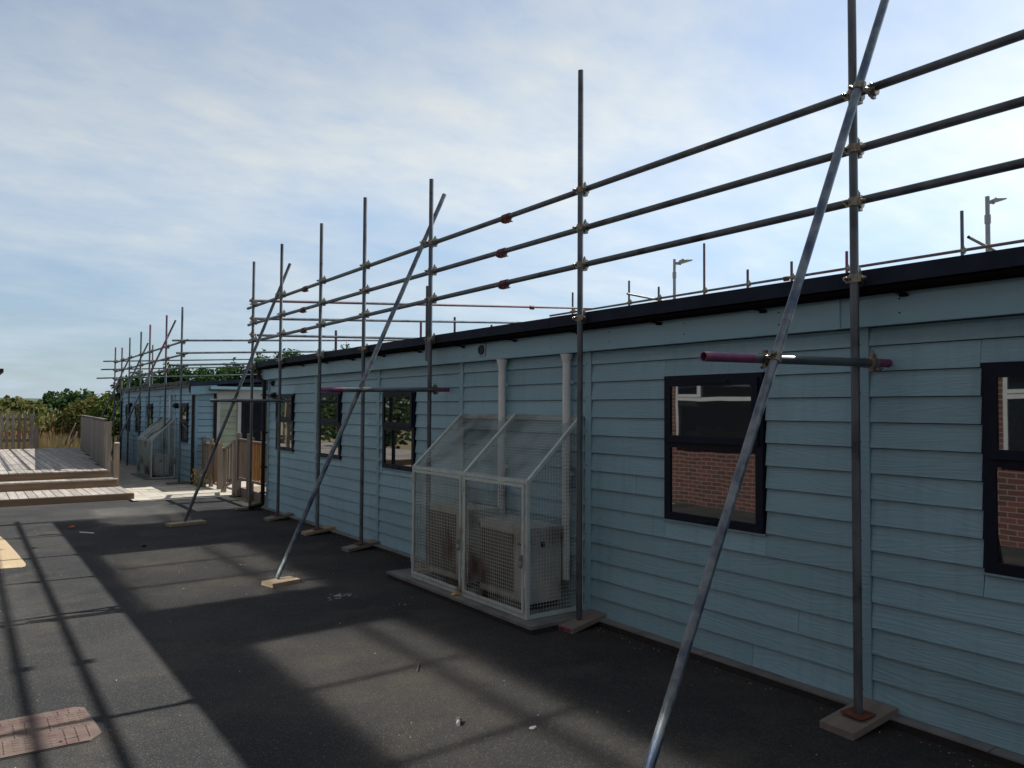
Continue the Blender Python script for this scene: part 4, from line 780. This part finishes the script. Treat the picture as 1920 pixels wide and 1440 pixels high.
# ------------------------------------------------------------------ street lamps beyond the roof
def lamp(x, y, h, lab, k=1.0):
    t = thing('street_lamp', (x, y, 0), lab, 'street lamp')
    m_ = MB(); m_.tube((x, y, 0), (x, y, h-.75), .075, 'lampgrey', 12, .065); obj('column', m_, t, True)
    m_ = MB(); m_.tube((x, y, h-.8), (x, y, h-.55), .085, 'lampgrey', 12); m_.tube((x, y, h-.55), (x, y, h), .06, 'lampgrey', 12); obj('collar', m_, t, True)
    d = Vector((rt.x, rt.y, 0)); a = Vector((x, y, h-.17)); m_ = MB(); m_.bar(a+d*.06, a+d*.28*k+Vector((0, 0, -.02)), .09*k, .10*k, 'lampgrey')
    p = a+d*.2*k; e = a+d*.75*k+Vector((0, 0, .12*k)); s_ = Vector((-d.y, d.x, 0))*.16*k
    m_.hexa([p-s_*.6+Vector((0, 0, -.05*k)), p+s_*.6+Vector((0, 0, -.05*k)), e+s_*.5, e-s_*.5, p-s_+Vector((0, 0, .12*k)), p+s_+Vector((0, 0, .12*k)), e+s_*.5+Vector((0, 0, .03)), e-s_*.5+Vector((0, 0, .03))], 'lampgrey'); hd = obj('lantern', m_, t)
    m_ = MB(); q = a+d*.36*k+Vector((0, 0, .15*k)); m_.ball(q, .06*k, 'lampgrey'); obj('photocell', m_, hd)
lamp(20, 22.3, 8.17, 'grey street lamp column rising beyond the middle of the roof'); lamp(20, 10.1, 8.12, 'grey street lamp column beside a tall scaffold pole and stub tube above the roof', .72)

# ------------------------------------------------------------------ manhole and litter
mh = thing('manhole_cover', (-4.0, 4.95, 0), 'rust coloured cast iron inspection cover set in the asphalt', 'manhole cover')
MP = [(-4.35, 5.225), (-3.80, 5.215), (-3.757, 5.18), (-3.724, 4.74), (-3.792, 4.657), (-4.30, 4.675), (-4.35, 4.70)]
def scale_poly(P, s): cx0 = sum(p[0] for p in P)/len(P); cy0 = sum(p[1] for p in P)/len(P); return [(cx0+(p[0]-cx0)*s, cy0+(p[1]-cy0)*s) for p in P]
m_ = MB(); m_.poly(scale_poly(MP, 1.035), .0005, .003, 'kerbface'); obj('frame', m_, mh)
m_ = MB(); m_.poly(MP, .0035, .009, 'iron'); pl = obj('lid', m_, mh)
def inside(x, y, P):
    r_ = False; j = len(P)-1
    for i in range(len(P)):
        if (P[i][1] > y) != (P[j][1] > y) and x < (P[j][0]-P[i][0])*(y-P[i][1])/(P[j][1]-P[i][1])+P[i][0]: r_ = not r_
        j = i
    return r_
m_ = MB(); IN = scale_poly(MP, .93); x = -4.33; i = 0
while x < -3.72:
    yy = 4.68; j = 0
    while yy < 5.21:
        if inside(x, yy, IN) and not (abs(x+3.99) < .022):
            if (j//6+i//4) % 2: m_.hexa([(x-.020, yy-.006, .0092), (x+.020, yy-.006, .0092), (x+.020, yy+.006, .0092), (x-.020, yy+.006, .0092), (x-.016, yy-.003, .0122), (x+.016, yy-.003, .0122), (x+.016, yy+.003, .0122), (x-.016, yy+.003, .0122)], 'iron')
            else: m_.hexa([(x-.006, yy-.014, .0092), (x+.006, yy-.014, .0092), (x+.006, yy+.014, .0092), (x-.006, yy+.014, .0092), (x-.003, yy-.011, .0122), (x+.003, yy-.011, .0122), (x+.003, yy+.011, .0122), (x-.003, yy+.011, .0122)], 'iron')
        yy += .038; j += 1
    x += .055; i += 1
tag(obj('tread_pattern', m_, pl), kind='stuff')
m_ = MB(); m_.tube((-3.92, 4.72, .0092), (-3.92, 4.72, .0096), .012, 'black', 8); m_.box((-3.90, 4.735, .0092), (-3.83, 4.742, .0096), 'black'); obj('key_slot', m_, pl)
def lump(x, y, r, m, z=0.0, sc_=(1, 1, .6)):
    m_ = MB(); m_.ball((0, 0, 0), r, m, 7, 5, sc_)
    m_.v = [(x+v[0]*(1+.5*mnoise.noise((v[0]*60+x, v[1]*60, v[2]*60))), y+v[1]*(1+.5*mnoise.noise((v[1]*60, x, v[0]*60))), max(z+.0008, z+r*sc_[2]*.7+v[2])) for v in m_.v]; return m_
one('plastic_scrap', lump(-3.02, 12.95, .035, 'orange', sc_=(1.2, .7, .6)), 'small orange plastic scrap on the asphalt near the deck', 'litter')
one('plastic_scrap', lump(-.60, 6.24, .028, 'red', .067), 'red plastic scrap on the slab in front of the near cage', 'litter')
one('plastic_scrap', lump(-.67, 6.08, .026, 'yellow', .067), 'yellow plastic scrap on the slab edge in front of the near cage', 'litter')
m_ = MB(); m_.bar((-2.98, 12.40, .008), (-2.83, 12.22, .008), .02, .012, 'paper'); one('white_stick', m_, 'thin white stick lying on the asphalt near the deck', 'litter')
one('dark_scrap', lump(-2.45, 10.73, .035, 'black'), 'small black scrap lying on the asphalt between the braces', 'litter')
one('stone', lump(-1.76, 3.45, .018, 'chalk', sc_=(1.5, .8, .4)), 'white crumb of plaster on the asphalt in front of the big window', 'litter')
m_ = MB(); m_.tube((-2.088, 3.71, .012), (-2.07, 3.735, .018), .012, 'lampgrey', 8); m_.tube((-2.07, 3.735, .018), (-2.06, 3.75, .02), .018, 'zinc', 6); one('loose_bolt', m_, 'shiny loose bolt lying on the sunlit asphalt', 'bolt')
m_ = MB(); m_.bar((-1.85, 4.62, .006), (-1.76, 4.76, .008), .008, .008, 'bark'); one('twig', m_, 'dark twig lying on the asphalt below the cage', 'twig')
def splat(cx0, cy0, r, n, spread, lab):
    m_ = MB()
    for k in range(n):
        a = rnd.uniform(0, 6.28); q = abs(rnd.gauss(0, spread)); rr = r*rnd.uniform(.12, .5) if k else r
        px_, py_ = cx0+math.cos(a)*q, cy0+math.sin(a)*q*.7; kk = 9
        m_.add([(px_+math.cos(6.283*j/kk)*rr*rnd.uniform(.5, 1.2), py_+math.sin(6.283*j/kk)*rr*.7*rnd.uniform(.5, 1.2), .0035) for j in range(kk)], [tuple(range(kk))], 'chalk')
    return one('plaster_spill', m_, lab, 'spill')
splat(-1.42, 6.88, .05, 26, .10, 'powdery white plaster spill on the dark asphalt beside the near cage')
splat(-1.10, 6.30, .018, 22, .18, 'scatter of small white flecks on the asphalt in front of the near cage')
splat(-2.55, 8.05, .014, 7, .10, 'faint trail of white flecks beside the middle brace foot')
splat(-1.75, 8.85, .02, 5, .05, 'small white fleck cluster on the asphalt between the braces')
m_ = MB()
for k in range(420):
    x, yy = (rnd.uniform(-4.2, -.4) if k < 150 else -.12-abs(rnd.gauss(0, .07))), rnd.uniform(1.0, 13.5); rr = rnd.uniform(.002, .006); cc = rnd.choice(('chalk', 'chalk', 'path', 'bark'))
    m_.add([(x-rr, yy, .004), (x, yy-rr, .004), (x+rr*rnd.uniform(.6, 1.5), yy, .004), (x, yy+rr, .004), (x, yy, .004+rr)], [(0, 1, 4), (1, 2, 4), (2, 3, 4), (3, 0, 4)], cc)
tag(obj('grit', m_), 'loose pale grit scattered over the asphalt', 'grit', kind='stuff')

# ------------------------------------------------------------------ vegetation
def crown_mesh(name, blobs, n, size, mat, rg, droop=0, aspect=1.0, shell=.55):
    """leaf-sized faces spread through overlapping lobes"""
    Vv = []; F = []; tot = sum(b_[3]**2*b_[4] for b_ in blobs)
    for (bx, by, bz, r_, rz_) in blobs:
        k = int(n*(r_**2*rz_)/tot)
        for _ in range(k):
            d = Vector((rg.gauss(0, 1), rg.gauss(0, 1), rg.gauss(0, 1))).normalized(); q = shell+(1-shell)*rg.random()**.6
            wob = 1+.28*mnoise.noise((d.x*2.2+bx, d.y*2.2+by, d.z*2.2+bz))+.12*mnoise.noise((d.x*6+bx, d.y*6, d.z*6))
            p = Vector((bx+d.x*r_*q*wob, by+d.y*r_*q*wob, bz+d.z*rz_*q*wob))
            t = Vector((rg.gauss(0, 1), rg.gauss(0, 1), rg.gauss(0, .6)-droop)).normalized(); s_ = t.cross(Vector((rg.gauss(0, 1), rg.gauss(0, 1), rg.gauss(0, 1)))).normalized()
            L_ = size*rg.uniform(.6, 1.4); W_ = L_*aspect*.5; o = len(Vv)
            Vv += [p-t*L_*.5, p+s_*W_, p+t*L_*.5, p-s_*W_]; F.append((o, o+1, o+2, o+3))
    me = bpy.data.meshes.new(name); me.from_pydata([tuple(v) for v in Vv], [], F); me.materials.append(M[mat]); me.update(); return me
def tree(x, y, zb, h, wd, mat, lab, rg, n=2600, size=.32, grp=None, name='tree', lobes=9, low=.25):
    t = thing(name, (x, y, zb), lab, 'tree', grp)
    m_ = MB(); m_.tube((x, y, zb-.3), (x+.1, y, zb+h*.45), h*.035, 'bark', 8, h*.018)
    for k in range(5): a = k*1.3; m_.tube((x+.06, y, zb+h*(.25+.05*k)), (x+math.cos(a)*wd*.3, y+math.sin(a)*wd*.3, zb+h*(.5+.06*k)), h*.014, 'bark', 6, h*.005)
    obj('trunk', m_, t)
    bl = []
    for k in range(lobes):
        a = rg.uniform(0, 6.28); q = rg.uniform(.1, .36)*wd; zc = zb+h*rg.uniform(low+.1, .8); bl.append((x+math.cos(a)*q, y+math.sin(a)*q, zc, wd*rg.uniform(.16, .3), h*rg.uniform(.12, .2)))
    bl.append((x, y, zb+h*.6, wd*.34, h*.3)); put('crown', crown_mesh('crown', bl, n, size, mat, rg), t)
rg = random.Random(11)
# broadleaf trees beyond the field: (pixel-column direction given as x at y), top height from the skyline
def skyline(px, y): return None
TL = [(-7.5, 62, 3.0, 9, 'leafD', 'olive tree at the left end of the wood beyond the field'), (-4.6, 66, 2.7, 9, 'leafA', 'mid green round tree behind the grey picket fence'), (-1.6, 70, 2.45, 8, 'leafD', 'low yellow-green tree beyond the rough field'),
      (.4, 80, 2.6, 9, 'leafA', 'dull green tree in front of the tall dark tree'), (3.1, 74, 4.0, 7.5, 'leafB', 'tall dark domed tree standing above the wood'), (5.6, 62, 3.0, 7.5, 'leafB', 'dark tree to the side of the domed tree above the deck screen'),
      (6.4, 55, 3.2, 7, 'leafA', 'mid green tree above the deck screen'), (6.2, 47, 3.2, 6, 'leafD', 'olive brown tree just beyond the deck screen'), (8.5, 66, 4.0, 9, 'leafB', 'dark tree half hidden by the far scaffold')]
for i, (x, y, top, wd, mt, lab) in enumerate(TL):
    zb = terrain(x, y); tree(x, y, zb, (top-zb), wd, mt, lab, rg, 3800, .40, 'trees beyond the field', low=.05, lobes=11)
m_me = crown_mesh('hedge', [(xx, 58+2*math.sin(xx), -1.2+rg.uniform(-.3, .2), 1.9, 1.2) for xx in [-14+1.5*k for k in range(16)]], 7000, .3, 'leafB', rg)
tag(put('hedge', m_me), 'dense dark hedge along the bottom of the field', 'hedge', kind='stuff')
m_me = crown_mesh('hedge', [(-17+1.2*math.sin(k*1.7), 15+k*1.7, 1.4+rg.uniform(-.2, .2), 1.5, 1.8+rg.uniform(-.3, .5)) for k in range(26)], 9000, .3, 'leafB', rg)
tag(put('boundary_hedge', m_me), 'tall dark boundary hedge mirrored in the far cabin-wall windows', 'hedge', kind='stuff')
# leylandii behind the far cabin
def conifer(x, y, h, wd, lab, rg):
    t = thing('conifer', (x, y, 0), lab, 'conifer', 'conifers behind the far cabin')
    m_ = MB(); m_.tube((x, y, -.5), (x, y, h*.9), .12, 'bark', 8, .03); obj('trunk', m_, t)
    bl = []
    for k in range(26):
        f = rg.uniform(.12, 1); r_ = wd*.5*(1.05-f*.5); a = rg.uniform(0, 6.28); bl.append((x+math.cos(a)*r_*.6, y+math.sin(a)*r_*.6, h*f-.25, wd*.20, h*.10))
    for k in range(5): a = rg.uniform(0, 6.28); bl.append((x+math.cos(a)*.35*rg.random(), y+math.sin(a)*.3, h*rg.uniform(.86, 1.0), .16, .32))
    put('crown', crown_mesh('crown', bl, 6000, .15, 'conifer', rg, droop=-.5, aspect=.5, shell=.35), t)
CN = [(.9+k*1.15, 31.2+.35*math.sin(k*2.3), 3.05+.20*min(k, 6)-.06*max(0, k-7)+.16*math.sin(k*1.9)) for k in range(14)]
ORD = ['first', 'second', 'third', 'fourth', 'fifth', 'sixth', 'seventh', 'eighth', 'ninth', 'tenth', 'eleventh', 'twelfth', 'thirteenth', 'fourteenth']
CL = ['dark green conifer, %s from the free end of the hedge behind the far cabin' % q for q in ORD]
for (x, y, h), lb in zip(CN, CL): conifer(x, y, h, 2.3, lb, rg)
# bright willowy bush beyond the far cabin's end
t = thing('bush', (-.3, 30.6, 0), 'bright light green willowy bush beyond the far cabin corner', 'bush')
m_ = MB()
for k in range(6): a = k*1.05; m_.tube((-.3, 30.6, -.1), (-.3+math.cos(a)*.6, 30.6+math.sin(a)*.5, 1.4), .03, 'bark', 6, .01)
obj('stems', m_, t); put('crown', crown_mesh('crown', [(-.6, 30.6, .8, .45, .8), (-.1, 30.7, 1.4, .5, .8), (.3, 30.9, 1.2, .6, .9), (-.4, 30.4, .5, .5, .6), (.1, 31.3, 1.6, .6, .7)], 5200, .2, 'leafC', rg, droop=.5, aspect=.28, shell=.3), t)
t = thing('bush', (.4, 34, 0), 'paler grey-green bush rising behind the willowy bush', 'bush')
m_ = MB(); m_.tube((.4, 34, -.5), (.4, 34, 1.3), .07, 'bark', 6, .03); obj('stems', m_, t); put('crown', crown_mesh('crown', [(-.2, 34, 1.2, 1.2, 1.0), (.8, 34.2, 1.5, 1.0, 1.0), (-1.2, 34.5, .7, 1.1, .8), (-2.0, 35.5, .5, 1.0, .8)], 4200, .22, 'leafD', rg, aspect=.5), t)
def stems(name, n, area, h0, h1, mat, lab, cat, leafy=0, lmat=None):
    Vv = []; F = []; MI = []
    for k in range(n):
        x, y = rg.uniform(*area[0]), rg.uniform(*area[1]); zb = terrain(x, y); h = rg.uniform(h0, h1)*(1+.45*mnoise.noise((x*.8, y*.5, 0))); lx, ly = rg.gauss(0, .1)*h, rg.gauss(0, .1)*h; w2 = .008+.004*h
        o = len(Vv); Vv += [(x-w2, y, zb), (x+w2, y, zb), (x+lx+w2*.4, y+ly, zb+h), (x+lx-w2*.4, y+ly, zb+h)]; F.append((o, o+1, o+2, o+3)); MI.append(0)
        for j in range(leafy):
            f = rg.uniform(.35, 1); px_, py_, pz = x+lx*f, y+ly*f, zb+h*f; s_ = rg.uniform(.03, .07); a = rg.uniform(0, 6.28); o = len(Vv)
            Vv += [(px_, py_, pz-s_), (px_+math.cos(a)*s_*.6, py_+math.sin(a)*s_*.6, pz), (px_, py_, pz+s_*1.3), (px_-math.cos(a)*s_*.6, py_-math.sin(a)*s_*.6, pz)]; F.append((o, o+1, o+2, o+3)); MI.append(1 if lmat else 0)
    me = bpy.data.meshes.new(name); me.from_pydata(Vv, [], F); me.materials.append(M[mat])
    if lmat: me.materials.append(M[lmat])
    me.polygons.foreach_set('material_index', MI); me.update(); return tag(put(name, me), lab, cat, kind='stuff')
stems('dry_grass', 16000, ((-5.5, 2), (28.9, 37)), .3, .85, 'dry', 'bleached dry grass covering the rough field', 'grass')
stems('dock_weeds', 800, ((-4.2, .3), (30.6, 35.5)), .6, 1.15, 'dock', 'rust-red dock stems standing in the rough field', 'weeds', 7)
stems('green_weeds', 1500, ((-4.0, 1.0), (33, 37.5)), .9, 1.75, 'weedg', 'tall green and straw weeds behind the dock stems', 'weeds', 6)
bed = thing('timber_planter', (-2.4, 36.5, -.3), 'low grey timber-sided bed in the rough field behind the pickets', 'planter')
for k in range(3): m_ = MB(); m_.box((-4.2, 36.4, terrain(0, 36.5)+.02+k*.42), (-1.2, 36.5, terrain(0, 36.5)+.42+k*.42), 'greywood'); obj('side_board', m_, bed)
# green mesh boundary fence
gf = thing('mesh_fence', (0, 41, -.7), 'dark green wire mesh fence on posts across the field', 'fence')
zb = terrain(0, 41)
for k in range(9): m_ = MB(); xx = -8.4+k*2.42; m_.box((xx-.03, 40.97, zb-.1), (xx+.03, 41.03, zb+2.45), 'greenfence'); obj('post', m_, gf)
m_ = MB(); wire_panel(m_, (-8.4, 41.05, zb+.02), (19.3, 0, 0), (0, 0, 2.3), 240, 14, r=.004, m='greenfence'); tag(obj('mesh', m_, gf), kind='stuff')
